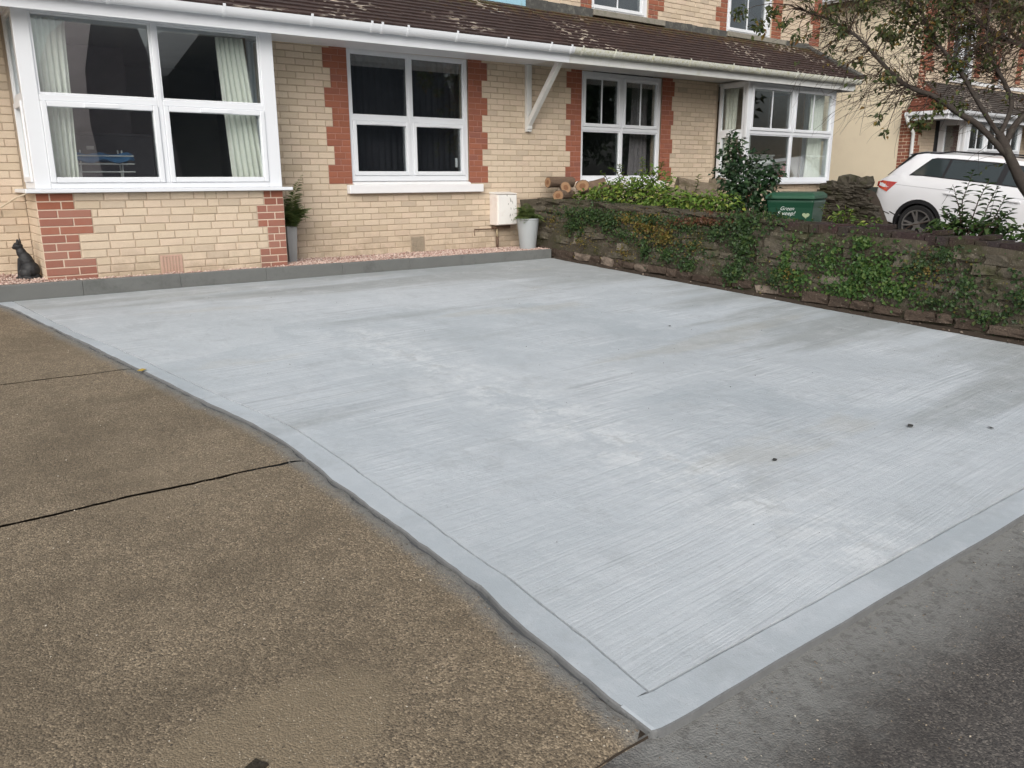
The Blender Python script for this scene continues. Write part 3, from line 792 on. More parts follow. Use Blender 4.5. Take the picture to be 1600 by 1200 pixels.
# ------------------------------------------------------------------ HOUSES
F = lambda *a: []
def lean_roof(parent, X0, X1, y_e, z_e, y_t, z_t, mat, hip_right=0.0, hip_left=0.0, rows=12, dz=zt, limit=300, wt=.165):
    rf = MB(); L = math.hypot(y_t - y_e, z_t - z_e); sl = math.atan2(z_t - z_e, y_t - y_e)
    # boarding under the tiles
    p = [(X0, y_e, z_e + dz(X0) - .035), (X1, y_e, z_e + dz(X1) - .035), (X1 - hip_right, y_t, z_t + dz(X1) - .035), (X0 + hip_left, y_t, z_t + dz(X0) - .035)]
    rf.face(p); rf.face([(q[0], q[1], q[2] - .03) for q in p][::-1])
    for i in range(4):
        a, c = p[i], p[(i + 1) % 4]; rf.face([a, (a[0], a[1], a[2] - .03), (c[0], c[1], c[2] - .03), c])
    if hip_right: rf.face([(X1, y_e, z_e + dz(X1) - .03), (X1, y_t, z_e + dz(X1) - .03), (X1 - hip_right, y_t, z_t + dz(X1) - .03)])
    if hip_left: rf.face([(X0, y_t, z_e + dz(X0) - .03), (X0, y_e, z_e + dz(X0) - .03), (X0 + hip_left, y_t, z_t + dz(X0) - .03)])
    root = rf.build('roof', M['lead'], parent)
    tv = MB(); tv.prism([(0, -.008), (L / rows * 1.30, -.012), (L / rows * 1.30, -.002), (0, .014)], 0, -.5, .5)
    tm = tv.mesh('tile', M[mat]); rest = MB(); items = []
    for r in range(rows):
        t = r / rows; y = y_e + (y_t - y_e) * t; z0 = z_e + (z_t - z_e) * t
        xa = X0 + hip_left * t; xb = X1 - hip_right * t
        q = xa - (wt / 2 if r % 2 else 0)
        while q < xb:
            a, c = max(q, xa), min(q + wt, xb); q += wt
            if c - a < .02: continue
            xm = (a + c) / 2; P = Vector((xm, y, z0 + dz(xm) + rnd.uniform(-.002, .003)))
            e = Euler((sl - .06 + rnd.uniform(-.010, .010), rnd.uniform(-.006, .006), rnd.uniform(-.006, .006)))
            pr = project(P); ar = 0
            if pr and 0 < pr[0] < 1 and 0 < pr[1] < .75: ar = 1 / pr[2] ** 2
            items.append((ar, P, e, (c - a - .003, 1, 1)))
    items.sort(key=lambda t: -t[0])
    for i, (ar, P, e, sc) in enumerate(items):
        if i < limit and ar > 0:
            o = link('tile', tm, root); o.location = P; o.rotation_euler = e; o.scale = sc
        else:
            Mx = Matrix.Translation(P) @ e.to_matrix().to_4x4() @ Matrix.Diagonal((sc[0], 1, 1, 1))
            rest.add([v.co for v in tm.vertices], [tuple(p.vertices) for p in tm.polygons], Mx)
    if rest.v: rest.build('tiling', M[mat], root, 'stuff')
    return root
def eaves(parent, X0, X1, yf, zb, mat_g, mat_f, dz=zt, soffit_to=0.0, br=(), return_to=None):
    b = MB()
    b.add([(X0, yf, zb + dz(X0)), (X1, yf, zb + dz(X1)), (X1, yf + .02, zb + dz(X1)), (X0, yf + .02, zb + dz(X0)), (X0, yf, zb + .185 + dz(X0)), (X1, yf, zb + .185 + dz(X1)), (X1, yf + .02, zb + .185 + dz(X1)), (X0, yf + .02, zb + .185 + dz(X0))],
          [(0, 1, 5, 4), (1, 2, 6, 5), (2, 3, 7, 6), (3, 0, 4, 7), (4, 5, 6, 7), (3, 2, 1, 0)], Matrix.Identity(4))
    b.build('fascia', M[mat_f], parent, bevel=.003)
    b = MB(); b.add([(X0, yf + .021, zb + .06 + dz(X0)), (X1, yf + .021, zb + .06 + dz(X1)), (X1, soffit_to, zb + .06 + dz(X1)), (X0, soffit_to, zb + .06 + dz(X0)), (X0, yf + .021, zb + .075 + dz(X0)), (X1, yf + .021, zb + .075 + dz(X1)), (X1, soffit_to, zb + .075 + dz(X1)), (X0, soffit_to, zb + .075 + dz(X0))],
                    [(0, 3, 2, 1), (4, 5, 6, 7), (0, 1, 5, 4), (1, 2, 6, 5), (2, 3, 7, 6), (3, 0, 4, 7)], Matrix.Identity(4))
    b.build('soffit', M[mat_f], parent)
    # half-round gutter with thickness
    prof = []; r = .056; yc = yf - .062; zc = zb + .185
    for i in range(13): a = math.pi + math.pi * i / 12; prof.append((yc + r * math.cos(a), zc + 1.5 * r * math.sin(a)))
    for i in range(13): a = 2 * math.pi - math.pi * i / 12; prof.append((yc + (r - .006) * math.cos(a), zc + .002 + 1.5 * (r - .006) * math.sin(a)))
    b = MB(); n = len(prof); 
    for x in (X0, X1): b.v += [(x, y, z + dz(x)) for y, z in prof]
    for i in range(n): j = (i + 1) % n; b.f.append((i, j, n + j, n + i)); b.mi.append(0)
    b.f.append(tuple(range(n))); b.f.append(tuple(range(n, 2 * n))[::-1]); b.mi += [0, 0]
    g = b.build('gutter', M[mat_g], parent); smooth_angle(g, 50)
    for x in br:
        b = MB(); pr = [(yc + (r + .005) * math.cos(math.pi + math.pi * i / 10), zc + 1.5 * (r + .005) * math.sin(math.pi + math.pi * i / 10)) for i in range(11)]
        pr = [(pr[0][0] - .002, pr[0][1] + .02), (pr[0][0] + .008, pr[0][1] + .02)][:1] + pr + [(pr[-1][0], pr[-1][1] + .01)]
        inner_ = [(y + (.004 if y < yc else -.004), z + .004) for y, z in pr]
        poly = pr + inner_[::-1]
        b.prism(poly, 0, x - .014, x + .014); o = b.build('gutter_bracket', M[mat_g], g); o.location.z = dz(x)

def alt(base_z, wide, narrow, z, step=.225):
    return wide if int(math.floor((z - base_z) / step + 1e-4)) % 2 == 0 else narrow

# ---- left house
hl = thing('house', 'cream brick house at left with newly whitened square bay and pale blue upper wall', 'house', (0, 0, 0))
B1X0, B1X1, BY = 1.185, 3.597, -.65
W2 = (4.78, 6.56, .03, 1.61)
br = Bricks()
def col_left(k, za, zb):
    z = (za + zb) / 2; o = []
    if z > 0:
        w = alt(0, .315, .225, z); o.append((W2[0] - w, W2[0], 'red')); o.append((W2[1], W2[1] + alt(0, .315, .225, z), 'red'))
    if z < -.62: o.append((-.2, .62 if k % 2 else .66, 'red'))
    return sorted(o)
br.wall((0, 0, 0), 0, -3.0, (7.4915, 7.604), -.975, 1.62, col_left, off=4.454 + .1125, holes=[(W2[0], W2[1], 0, 9), (B1X0, B1X1, -2, 9), (W2[0] - .08, W2[1] + .18, -.125, .0), (5.59, 5.81, -.92, -.69)])
bb = MB()
bb.box(-3.0, B1X0 + .05, .007, .22, -1.3, 1.66); bb.box(B1X1 - .05, W2[0], .007, .22, -1.3, 1.66); bb.box(W2[1], HS, .0071, .22, -1.3, 1.66)
bb.box(W2[0], W2[1], .0072, .22, -1.3, .0); bb.box(W2[0], W2[1], .0072, .22, 1.60, 1.66)
split_boxes(bb, 'wall', M['mortar'], hl)
q = MB()
for k in range(0, 22):
    z = k * .075; w = alt(0, .315, .225, z + .03)
    q.box(W2[0] - w, W2[0], .0045, .02, z, z + .075); q.box(W2[1], W2[1] + w, .0045, .02, z, z + .075)
q.build('quoin_backing', M['mortar_red'], hl, 'stuff')
# bay below its sill: 78 mm courses counted down from the sill
P1 = .078; zb0 = -.06
def quoin_w(r, side):
    if side == 'L': return (.32, .32, .46, .46, .46, .325, .325, .325, .45, .45, .45)[min(r, 10)]
    return (.225, .225, .31, .31, .31, .21, .21, .21, .31, .31, .31)[min(r, 10)]
def col_bay(k, za, zb):
    r = -k - 1; m = 'red_old' if r >= 2 else 'red'
    return [(B1X0, B1X0 + quoin_w(r, 'L'), m), (B1X1 - quoin_w(r, 'R'), B1X1, m)]
br.wall((0, BY, zb0), 0, B1X0, B1X1, -.86, 0, col_bay, pitch=P1, L=.233, off=B1X0 + .32, irregular=.28, joint=.010, holes=[(2.225, 2.455, -.84, -.632)])
br.wall((B1X0, 0, zb0), -math.pi / 2, .0, .65, -.86, 0, F, pitch=P1, L=.233, off=.1)
br.wall((B1X1, -.65, zb0), math.pi / 2, .0, .65, -.86, 0, lambda k, a, c: [(0, .2 if k % 2 else .11, 'red_old')], pitch=P1, L=.233, off=.1)
bb = MB(); bb.box(B1X0 + .007, B1X1 - .007, BY + .007, -.02, -1.3, -.045); bb.build('bay_wall', M['mortar'], hl)
q = MB()
for k in range(11):
    z = zb0 - (k + 1) * P1
    q.box(B1X0 + .003, B1X0 + quoin_w(k, 'L') - .003, BY + .0035, BY + .02, z, z + P1); q.box(B1X1 - quoin_w(k, 'R') + .003, B1X1 - .003, BY + .0035, BY + .02, z, z + P1)
q.build('bay_quoin_backing', M['mortar_pale'], hl, 'stuff')
br.build(hl)
# bay window: front, two returns, sill, head
window(hl, BY, B1X0 + .012, B1X1 - .003, -.022, 1.60, 2, .80, False, post=(.135, .145), head=.065, vents=True, foot=.055)
window(hl, 0, .055, .60, -.021, 1.60, 1, .80, False, ang=-math.pi / 2, origin=(B1X0 + .012, 0, 0), post=(.05, .05))
window(hl, 0, .055, .60, -.021, 1.60, 1, .80, False, ang=math.pi / 2, origin=(B1X1 - .003, -.65, 0), post=(.05, .05))
s = MB(); s.box(B1X0 - .085, B1X1 + .085, BY - .085, BY + .06, -.058, -.023); s.box(B1X0 - .085, B1X0 + .08, BY + .0605, -.003, -.058, -.0235); s.box(B1X1 - .08, B1X1 + .085, BY + .0605, -.003, -.058, -.0235)
s.build('sill', M['upvc'], hl, bevel=.006)
window(hl, .03, *W2[:2], W2[2], W2[3], 2, .795, False, post=(.05, .05), head=.05, vents=True, handle=True, foot=.07)
s = MB(); s.box(4.70, 6.745, -.075, .06, -.120, -.015); s.prism([(-.05, -.0145), (.08, -.0145), (.08, .03), (-.02, .012)], 0, W2[0] + .001, W2[1] - .001)
s.build('sill', M['sill'], hl, bevel=.008)
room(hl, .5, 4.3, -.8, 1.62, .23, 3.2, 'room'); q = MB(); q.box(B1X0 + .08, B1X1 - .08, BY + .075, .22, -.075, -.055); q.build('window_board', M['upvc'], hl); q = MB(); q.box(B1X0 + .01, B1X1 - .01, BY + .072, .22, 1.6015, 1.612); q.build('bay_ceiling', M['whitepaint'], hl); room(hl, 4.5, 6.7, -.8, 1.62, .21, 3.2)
q = MB(); q.box(1.5, 2.65, 1.7, 2.2, -.8, 1.6); q.build('chimney_breast', M['roomlight'], hl)
lean_roof(hl, -3.0, HS - .012, -.965, 1.745, -.0, 2.365, 'tile')
eaves(hl, -3.0, HS + .06, -.86, 1.548, 'upvc', 'upvc', br=[.9, 1.95, 3.0, 3.92, 4.62, 4.75, 5.08, 5.75, 6.5, 7.2, 7.55])
u = MB(); u.box(-3.0, HS - .004, .002, .30, 1.67, 5.2); u.build('upper_wall', M['blue'], hl)
u = MB(); u.box(-3.0, HS - .004, -.03, .001, 2.33, 2.362); u.build('flashing', M['lead'], hl, bevel=.005)
q = MB(); q.prism([(-.5, 5.1), (3.2, 7.6), (6.9, 5.1)], 0, -3.2, HS); q.build('main_roof', M['slate'], hl)
# air bricks
def airbrick(parent, x, z, w, h, y, nx, nz, mat):
    b = MB(); t = .012; 
    cw = w / (nx + 1); ch = h / (nz + 1); hw = cw * .24; hh = ch * .30
    xs = [x - w / 2] + [v for i in range(nx) for v in (x - w / 2 + cw * (i + 1) - hw, x - w / 2 + cw * (i + 1) + hw)] + [x + w / 2]
    zs = [z - h / 2] + [v for i in range(nz) for v in (z - h / 2 + ch * (i + 1) - hh, z - h / 2 + ch * (i + 1) + hh)] + [z + h / 2]
    for i in range(0, len(xs) - 1, 2): b.box(xs[i], xs[i + 1], y, y + t, zs[0], zs[-1])
    for i in range(1, len(xs) - 1, 2):
        for j in range(0, len(zs) - 1, 2): b.box(xs[i], xs[i + 1], y + .0004, y + t, zs[j], zs[j + 1])
    a = b.build('air_brick', M[mat], parent)
    c = MB(); c.box(x - w / 2 + .004, x + w / 2 - .004, y + t + .001, y + .035, z - h / 2 + .004, z + h / 2 - .004); c.build('vent_hole', M['black'], a)
airbrick(hl, 2.34, -.80, .215, .205, BY - .001, 6, 8, 'terracotta')
airbrick(hl, 5.70, -.805, .20, .215, -.001, 8, 8, 'terra_old')

# ---- right house
hr = thing('house', 'cream brick house right of the eaves bracket with lichened gutter and hipped roof end', 'house')
W3 = (8.62, 10.375, .015, 1.61); B2X0, B2X1 = 11.735, 14.35
UA = (8.88, 10.085, 2.47, 4.05); UB = (12.02, 13.283, 2.47, 4.05); XE = 14.80
br = Bricks()
def col_right(k, za, zb):
    z = (za + zb) / 2; o = []
    if z > 0:
        w = alt(0, .305, .215, z); o += [(W3[0] - w, W3[0], 'red'), (W3[1], W3[1] + alt(0, .29, .24, z), 'red')]
    return o
br.wall((0, 0, 0), 0, (7.4915, 7.604), XE, -.975, 1.62, col_right, off=4.454 + .1125, holes=[(W3[0], W3[1], 0, 9), (B2X0, B2X1, -2, 9)])
def col_up(k, za, zb):
    z = (za + zb) / 2
    return [(UA[0] - alt(2.4, .225, .315, z), UA[0], 'red'), (UA[1], UA[1] + alt(2.4, .225, .36, z), 'red'),
            (UB[0] - alt(2.4, .18, .30, z), UB[0], 'red'), (UB[1], UB[1] + alt(2.4, .29, .29, z), 'red'), (XE - alt(2.4, .33, .25, z), XE, 'red')]
br.wall((0, .10, 0), 0, HS, XE, 2.475, 5.1, col_up, off=.05, holes=[(UA[0], UA[1], 2.3, UA[3]), (UB[0], UB[1], 2.3, UB[3])])
def col_b2(k, za, zb): return [(B2X0, B2X0 + (.3 if (-k // 3) % 2 else .2), 'red'), (B2X1 - (.3 if (-k // 3) % 2 else .2), B2X1, 'red')]
br.wall((0, BY, -.06), 0, B2X0, B2X1, -.86, 0, col_b2, pitch=P1, L=.233, off=.1)
br.wall((B2X0, 0, -.06), -math.pi / 2, 0, .65, -.86, 0, F, pitch=P1, L=.233, off=.1)
bb = MB(); bb.box(HS + .001, W3[0], .007, .22, -1.3, 1.66); bb.box(W3[1], B2X0 + .05, .007, .22, -1.3, 1.66); bb.box(B2X1 - .05, XE, .007, .22, -1.3, 1.66)
bb.box(W3[0], W3[1], .0072, .22, -1.3, .0); bb.box(B2X0 + .007, B2X1 - .007, BY + .007, -.02, -1.3, -.045)
bb.box(HS + .001, UA[0], .107, .3, 1.67, 5.15); bb.box(UA[1], UB[0], .107, .3, 1.67, 5.15); bb.box(UB[1], XE, .107, .3, 1.67, 5.15)
bb.box(UA[0], UA[1], .108, .3, 1.67, 2.44); bb.box(UB[0], UB[1], .108, .3, 1.67, 2.44); bb.box(UA[0], UA[1], .108, .3, UA[3], 5.15); bb.box(UB[0], UB[1], .108, .3, UB[3], 5.15)
bb.box(XE - .22, XE - .001, .23, 7, -1.3, 5.15)
split_boxes(bb, 'wall', M['mortar'], hr)
q = MB()
for k in range(22):
    z = k * .075; q.box(W3[0] - alt(0, .305, .215, z + .03), W3[0], .0045, .02, z, z + .075); q.box(W3[1], W3[1] + alt(0, .29, .24, z + .03), .0045, .02, z, z + .075)
q.build('quoin_backing', M['mortar_red'], hr, 'stuff')
br.build(hr)
window(hr, .03, *W3[:2], W3[2], W3[3], 2, .79, True, bars=True, post=(.05, .05), head=.05, foot=.06)
window(hr, BY, B2X0 + .012, B2X1 - .003, -.022, 1.60, 2, .80, True, bars=True, post=(.10, .085), head=.05, foot=.06)
window(hr, 0, .055, .60, -.021, 1.60, 1, .80, False, ang=-math.pi / 2, origin=(B2X0 + .012, 0, 0), post=(.04, .05))
window(hr, 0, .055, .60, -.021, 1.60, 1, .80, False, ang=math.pi / 2, origin=(B2X1 - .003, -.65, 0), post=(.05, .05))
s = MB(); s.box(B2X0 - .06, B2X1 + .11, BY - .08, BY + .06, -.060, -.023); s.box(B2X0 - .06, B2X0 + .08, BY + .0605, -.003, -.06, -.0235); s.box(B2X1 - .08, B2X1 + .11, BY + .0605, -.003, -.06, -.0235); s.build('sill', M['upvc'], hr, bevel=.006)
s = MB(); s.box(8.54, 10.46, -.06, .06, -.11, .013); s.build('sill', M['sill'], hr, bevel=.008)
window(hr, .13, UA[0], UA[1], UA[2], UA[3], 1, None, True, bars=True, post=(.012, .075), head=.06, foot=.05)
window(hr, .13, UB[0], UB[1], UB[2], UB[3], 1, None, True, bars=True, post=(.06, .11), head=.06, foot=.05)
s = MB(); s.box(8.80, 10.34, -.04, .2, 2.385, 2.468); s.build('sill', M['stone_sill'], hr, bevel=.006)
s = MB(); s.box(11.90, 13.56, -.04, .2, 2.385, 2.468); s.build('sill', M['stone_sill'], hr, bevel=.006)
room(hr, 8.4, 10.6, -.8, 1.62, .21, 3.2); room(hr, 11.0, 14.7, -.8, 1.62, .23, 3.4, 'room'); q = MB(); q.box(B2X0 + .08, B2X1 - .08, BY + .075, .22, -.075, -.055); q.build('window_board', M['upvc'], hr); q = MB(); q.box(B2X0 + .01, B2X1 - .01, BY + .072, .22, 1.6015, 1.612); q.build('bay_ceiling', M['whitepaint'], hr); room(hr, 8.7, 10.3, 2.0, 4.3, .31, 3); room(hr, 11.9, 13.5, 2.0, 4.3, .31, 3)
lean_roof(hr, HS + .012, 14.62, -.965, 1.745, .0, 2.36, 'tile', hip_right=.34)
# hip end: dark ridge tiles down the hip and a tiled end face
q = MB(); q.tube([(14.645, -.985, 1.78 + .04), (14.46, -.48, 2.12), (14.28, .02, 2.43)], .045, 6); q.build('hip_tiles', M['lead'], hr)
eaves(hr, HS + .062, 14.60, -.86, 1.548, 'gutter_old', 'upvc_old', br=[7.75, 8.35, 9.1, 9.9, 10.9, 11.6, 12.6, 13.4, 14.1])
s = MB(); s.box(14.58, 14.60, -.838, .0, 1.585, 1.77); s.build('side_fascia', M['upvc_old'], hr)
x = HS + .002
q = MB()
for (xa, xb, za) in ((HS + .002, 8.79, 2.35), (10.345, 11.895, 2.35), (13.565, 14.30, 2.35)):
    n = int((xb - xa) / .12)
    for i in range(n):
        a = xa + (xb - xa) * i / n; c = xa + (xb - xa) * (i + 1) / n
        q.box(a, c, -.02 + .012 * wob(a, 1, 3), .10, za - .02, 2.470 + .012 * wob(a, 4, 4))
q.build('flashing', M['lead'], hr, 'stuff')
q = MB(); q.prism([(-.4, 5.1), (3.2, 7.6), (6.9, 5.1)], 0, HS + .001, XE + .2); q.build('main_roof', M['slate'], hr)
# timber gallows bracket under the eaves on the party line
g = MB(); g.box(7.525, 7.615, -.055, -.002, .705, 1.608); g.beam((7.57, -.04, .80), (7.57, -.72, 1.60), .075, .075); g.box(7.53, 7.61, -.075, -.056, .74, .80)
g.build('eaves_bracket', M['whitepaint'], hr, bevel=.006)

# ---- neighbouring house beyond the car
nb = thing('house', 'rendered house beyond the white car with red brick corner and cream side wall', 'house', (0, 0, 0))
b = MB(); b.box(18.5, 18.72, .001, 11, -.17, 3.97); b.build('side_wall', M['render'], nb)
b = MB(); b.box(18.47, 18.73, .001, 11, -1.9, -.17); b.build('plinth', M['plinth'], nb)
br = Bricks()
def col_nb(k, za, zb):
    z = (za + zb) / 2; o = [(18.5, 18.5 + alt(-1.3, .42, .32, z), 'red')]
    if z > 2.3: o = [(18.5, 18.5 + alt(-1.3, .66, .55, z), 'red'), (19.65, 19.95, 'red'), (21.1, 21.4, 'red'), (22.15, 22.45, 'red'), (23.4, 23.7, 'red')]
    return o
br.wall((0, 0, 0), 0, 18.5, 26, -1.3, 3.9, col_nb, off=.05, holes=[(19.56, 22.7, -9, 1.35), (19.95, 21.1, 2.25, 3.5), (22.45, 23.4, 2.25, 3.5)])
# toothed quoin returning on the rendered side
br.wall((18.495, 0, 0), -math.pi / 2, -.28, 0, -.17, 1.5, lambda k, a, c: [(-.28, 0, 'red')], off=.0, holes=[(-.28, -.12, z0, z0 + .22) for z0 in (-.07, .38, .83, 1.28)])
br.build(nb, 120)
b = MB(); b.box(18.503, 19.56, .007, .22, -1.9, 3.95); b.box(22.7, 26, .007, .22, -1.9, 3.95); b.box(19.56, 22.7, .0071, .22, 1.35, 2.25); b.box(19.56, 19.95, .0072, .22, 2.25, 3.95); b.box(21.1, 22.45, .0072, .22, 2.25, 3.95); b.box(19.95, 21.1, .0073, .22, 3.5, 3.95); b.box(22.45, 22.7, .0073, .22, 3.5, 3.95); split_boxes(b, 'wall', M['mortar'], nb)
window(nb, -.65, 19.63, 22.6, -.3, 1.30, 3, .6, True, bars=True, post=(.16, .1))
window(nb, 0, .05, .60, -.3, 1.30, 1, None, True, ang=-math.pi / 2, origin=(19.63, 0, 0), post=(.09, .05))
window(nb, .05, 19.95, 21.1, 2.25, 3.5, 2, None, True, post=(.05, .09), foot=.12); window(nb, .05, 22.45, 23.4, 2.25, 3.5, 1, None, True, foot=.12)
s = MB(); s.box(19.85, 21.25, -.05, .1, 2.16, 2.249); s.box(21.26, 24.4, -.02, .06, 2.16, 2.249); s.build('sill', M['sill'], nb, bevel=.006)
b = MB(); b.box(19.64, 22.59, -.63, -.02, -1.9, -.3); b.build('bay_wall', M['mortar'], nb)
room(nb, 19.7, 22.6, -1.2, 1.32, -.55, 3.4); room(nb, 19.8, 23.6, 2.0, 3.8, .23, 3)
z0f = lambda x: 0
lean_roof(nb, 18.27, 26, -.965, 1.44, 0, 2.12, 'tile_grey', hip_left=.55, dz=z0f, limit=60)
b = MB()
for i in range(11):        # red-tiled hip end
    t0, t1 = i / 11, (i + 1.25) / 11
    xa, xb = 18.25 + .55 * t0, 18.25 + .55 * min(1, t1); za, zb_ = 1.44 + .68 * t0, 1.44 + .68 * min(1, t1)
    ya = -.965 + .965 * t0
    b.add([(xa, ya, za), (xa, .05, za), (xb, .05, zb_ - .01), (xb, -.965 + .965 * min(1, t1), zb_ - .01), (xa + .012, ya, za - .014), (xa + .012, .05, za - .014)], [(0, 3, 2, 1), (0, 1, 5, 4)], Matrix.Identity(4))
b.build('hip_end', M['tile_red'], nb)
eaves(nb, 18.30, 26, -.86, 1.245, 'upvc', 'upvc', dz=z0f, br=[19, 20, 21])
b = MB(); b.box(18.28, 18.30, -.86, .0, 1.25, 1.43); b.box(18.2, 18.28, -.9, .06, 1.35, 1.43); b.build('side_gutter', M['upvc'], nb, bevel=.01)
b = MB(); b.tube([(18.24, .03, 1.36), (18.26, -.02, 1.2), (18.45, -.06, 1.0), (18.46, -.06, .6), (18.46, -.06, -1.4)], .04, 8); b.build('downpipe', M['upvc_old'], nb, smooth=True)
q = MB(); q.prism([(18.1, 3.97), (22, 6.4), (26, 3.97)], 1, -.4, 11); q.build('main_roof', M['tile_grey'], nb)
b = MB(); b.box(18.12, 18.22, -.4, 11, 3.93, 4.03); b.build('gutter', M['upvc'], nb, bevel=.02)

# ---- what the windows mirror: a gabled house and trees across the street
op = thing('house', 'grey roughcast gabled house across the street', 'house', (0, 0, 0))
b = MB(); b.prism([(6.9, zf), (9.8, zf), (9.0, 3.6), (8.2, 6.2), (7.4, 6.5), (6.9, 5.3), (6.55, 3.8), (6.5, 2.0)], 1, -36, -25); b.build('wall', M['oppwall'], op)
b = MB(); b.prism([(9.8, zf), (24, zf), (24, 4.0), (22.5, 7.0), (12.3, 7.0), (9.8, 4.0)], 1, -37, -26.5); b.build('sky_blocking_wing', M['slate'], op)  # unseen wing, made tall and dark to block sky mirrored in the panes
b = MB(); b.box(12, 13.2, -26.5, -26.45, .2, 1.8); b.box(15, 16.2, -26.5, -26.45, .2, 1.8); b.box(19, 20.2, -26.5, -26.45, .2, 1.8); split_boxes(b, 'window', M['room_dark'], op)
def far_tree(x, y, h, r, label):
    t = thing('tree', label, 'tree', (x, y, zf)); b = MB(); b.tube([(0, 0, 0), (.1, .1, h * .4), (0, 0, h * .7)], [.3, .22, .1], 7); b.build('trunk', M['bark'], t)
    c = MB()
    for _ in range(2600):
        v = Vector((rnd.gauss(0, 1), rnd.gauss(0, 1), rnd.gauss(0, 1))).normalized() * rnd.random() ** .4
        p = Vector((v.x * r, v.y * r, h * .62 + v.z * h * .38)); p += Vector((wob(p.x, p.z, .5), wob(p.y, p.z, .5), 0)) * 1.2
        c.leaf(p, Vector((rnd.uniform(-1, 1), rnd.uniform(-1, 1), rnd.uniform(-1, .3))), Vector((rnd.uniform(-1, 1), rnd.uniform(-1, 1), 1)), .55, .4)
    c.build('crown', M['hedge'], t)
far_tree(28, -24, 8.5, 4.2, 'dense dark green tree across the street, nearest the gabled house')
far_tree(37, -25, 9.5, 4.6, 'taller dark green tree across the street, farther along the row')
far_tree(-6, -29, 7.5, 3.5, 'dark green tree across the street on the far side of the gabled house')

# ------------------------------------------------------------------ curtains and things seen through the glass
curtain('pale curtain drawn back at the left edge of the big white bay window', [(1.30, -.50), (1.66, -.44)], [(1.30, -.50), (1.60, -.44)], -.1, 1.52, folds=7)
curtain('pale curtain sweeping out at the right edge of the big white bay window', [(3.06, -.44), (3.34, -.46)], [(3.14, -.42), (3.50, -.46)], -.1, 1.50, folds=6)
curtain('pale curtain at the left of the far bay window front', [(11.9, -.48), (12.14, -.46)], [(11.9, -.48), (12.08, -.46)], -.1, 1.52, folds=4)
curtain('pale curtain at the right of the far bay window front', [(13.82, -.46), (14.24, -.48)], [(13.76, -.46), (14.24, -.48)], -.1, 1.52, folds=6)
curtain('pale curtain inside the side pane of the far bay window', [(11.86, -.10), (11.88, -.36)], [(11.86, -.10), (11.88, -.30)], -.1, 1.52, folds=4)
curtain('dark blind added to darken the plain middle window with stone-white sill', [(4.75, .32), (6.6, .32)], [(4.75, .32), (6.6, .32)], -.2, 1.62, amp=.012, folds=20, mat='darkening_blind')
curtain('grey patterned curtain at the right inside the window behind the lime bushes', [(9.98, .30), (10.36, .30)], [(9.90, .30), (10.36, .30)], -.2, 1.62, amp=.02, folds=5, mat='roomlight')
air = thing('clothes_airer', 'white wire clothes airer standing inside the big bay window', 'clothes airer', (1.93, .1, -.14))
b = MB()
for z in (.20, .28, .36, .44):
    for y in (-.14, .14): b.tube([(-.30, y, z), (.30, y, z)], .007, 6)
b.build('rail', M['wire'], air)
for sx in (-.2, .2):
    b = MB(); b.tube([(sx - .06, -.16, -.45), (sx + .02, 0, .5)], .008, 6); b.tube([(sx + .06, .16, -.45), (sx - .02, 0, .5)], .008, 6); b.build('leg', M['wire'], air)
b = MB()
for i in range(13):
    for j in range(6):
        b.v.append((-.30 + i * .05, -.17 + j * .066, .45 + .012 * math.sin(i * 1.3) + .01 * math.cos(j * 2 + i) - (.07 if j in (0, 5) else 0)))
for i in range(12):
    for j in range(5): a = i * 6 + j; b.f.append((a, a + 6, a + 7, a + 1)); b.mi.append(0)
o = b.build('towel', M['towel'], None, smooth=True); o.location = (1.93, .1, -.13); md = o.modifiers.new('t', 'SOLIDIFY'); md.thickness = .012
props(o, 'blue cloth drying on the airer inside the big bay window', 'cloth')
b = MB(); b.box(1.85, 2.75, 1.2, 1.62, -.8, .55); b.box(1.83, 2.77, 1.19, 1.63, .551, .58); o = b.build('cabinet', M['room_dark'], None, bevel=.004); props(o, 'dark low cabinet inside the room of the big bay window', 'cabinet')
b = MB(); b.box(2.02, 2.10, 1.185, 1.188, .40, .44); o = b.build('label', M['paper'], o)
b = MB(); b.box(12.00, 12.22, -.42, -.41, .0, .34); o = b.build('greeting_card', M['card'], None); props(o, 'cream card with dark pattern propped inside the far bay window', 'card')
for (xa, xb, za, zb) in ((12.05, 12.17, .20, .21), (12.07, 12.15, .15, .16), (12.10, 12.12, .08, .24)):
    q = MB(); q.box(xa, xb, -.4225, -.4205, za, zb); q.build('pattern', M['darkbit'], o)
fr = thing('picture_frame', 'small dark framed picture standing inside the far bay window', 'picture frame', (12.62, -.40, -.02))
b = MB(); b.box(-.11, .11, 0, .02, 0, .27); b.build('frame', M['carblack'], fr, bevel=.004); b = MB(); b.box(-.085, .085, -.003, -.001, .03, .24); b.build('picture', M['roomlight'], fr)
b = MB(); b.prism([(13.36, .12), (13.62, .36), (13.66, .02), (13.5, .0)], 1, -.20, -.17); o = b.build('cushion', M['pinkcloth'], None, bevel=.01); props(o, 'faded red cushion leaning behind the right pane of the far bay window', 'cushion')
b = MB(); b.box(12.9, 13.9, .3, .32, -.1, .45); b.box(12.88, 13.92, .28, .34, .45, .48); o = b.build('sofa_back', M['paper'], None, bevel=.01); props(o, 'white sideboard inside the far bay window room', 'sideboard')

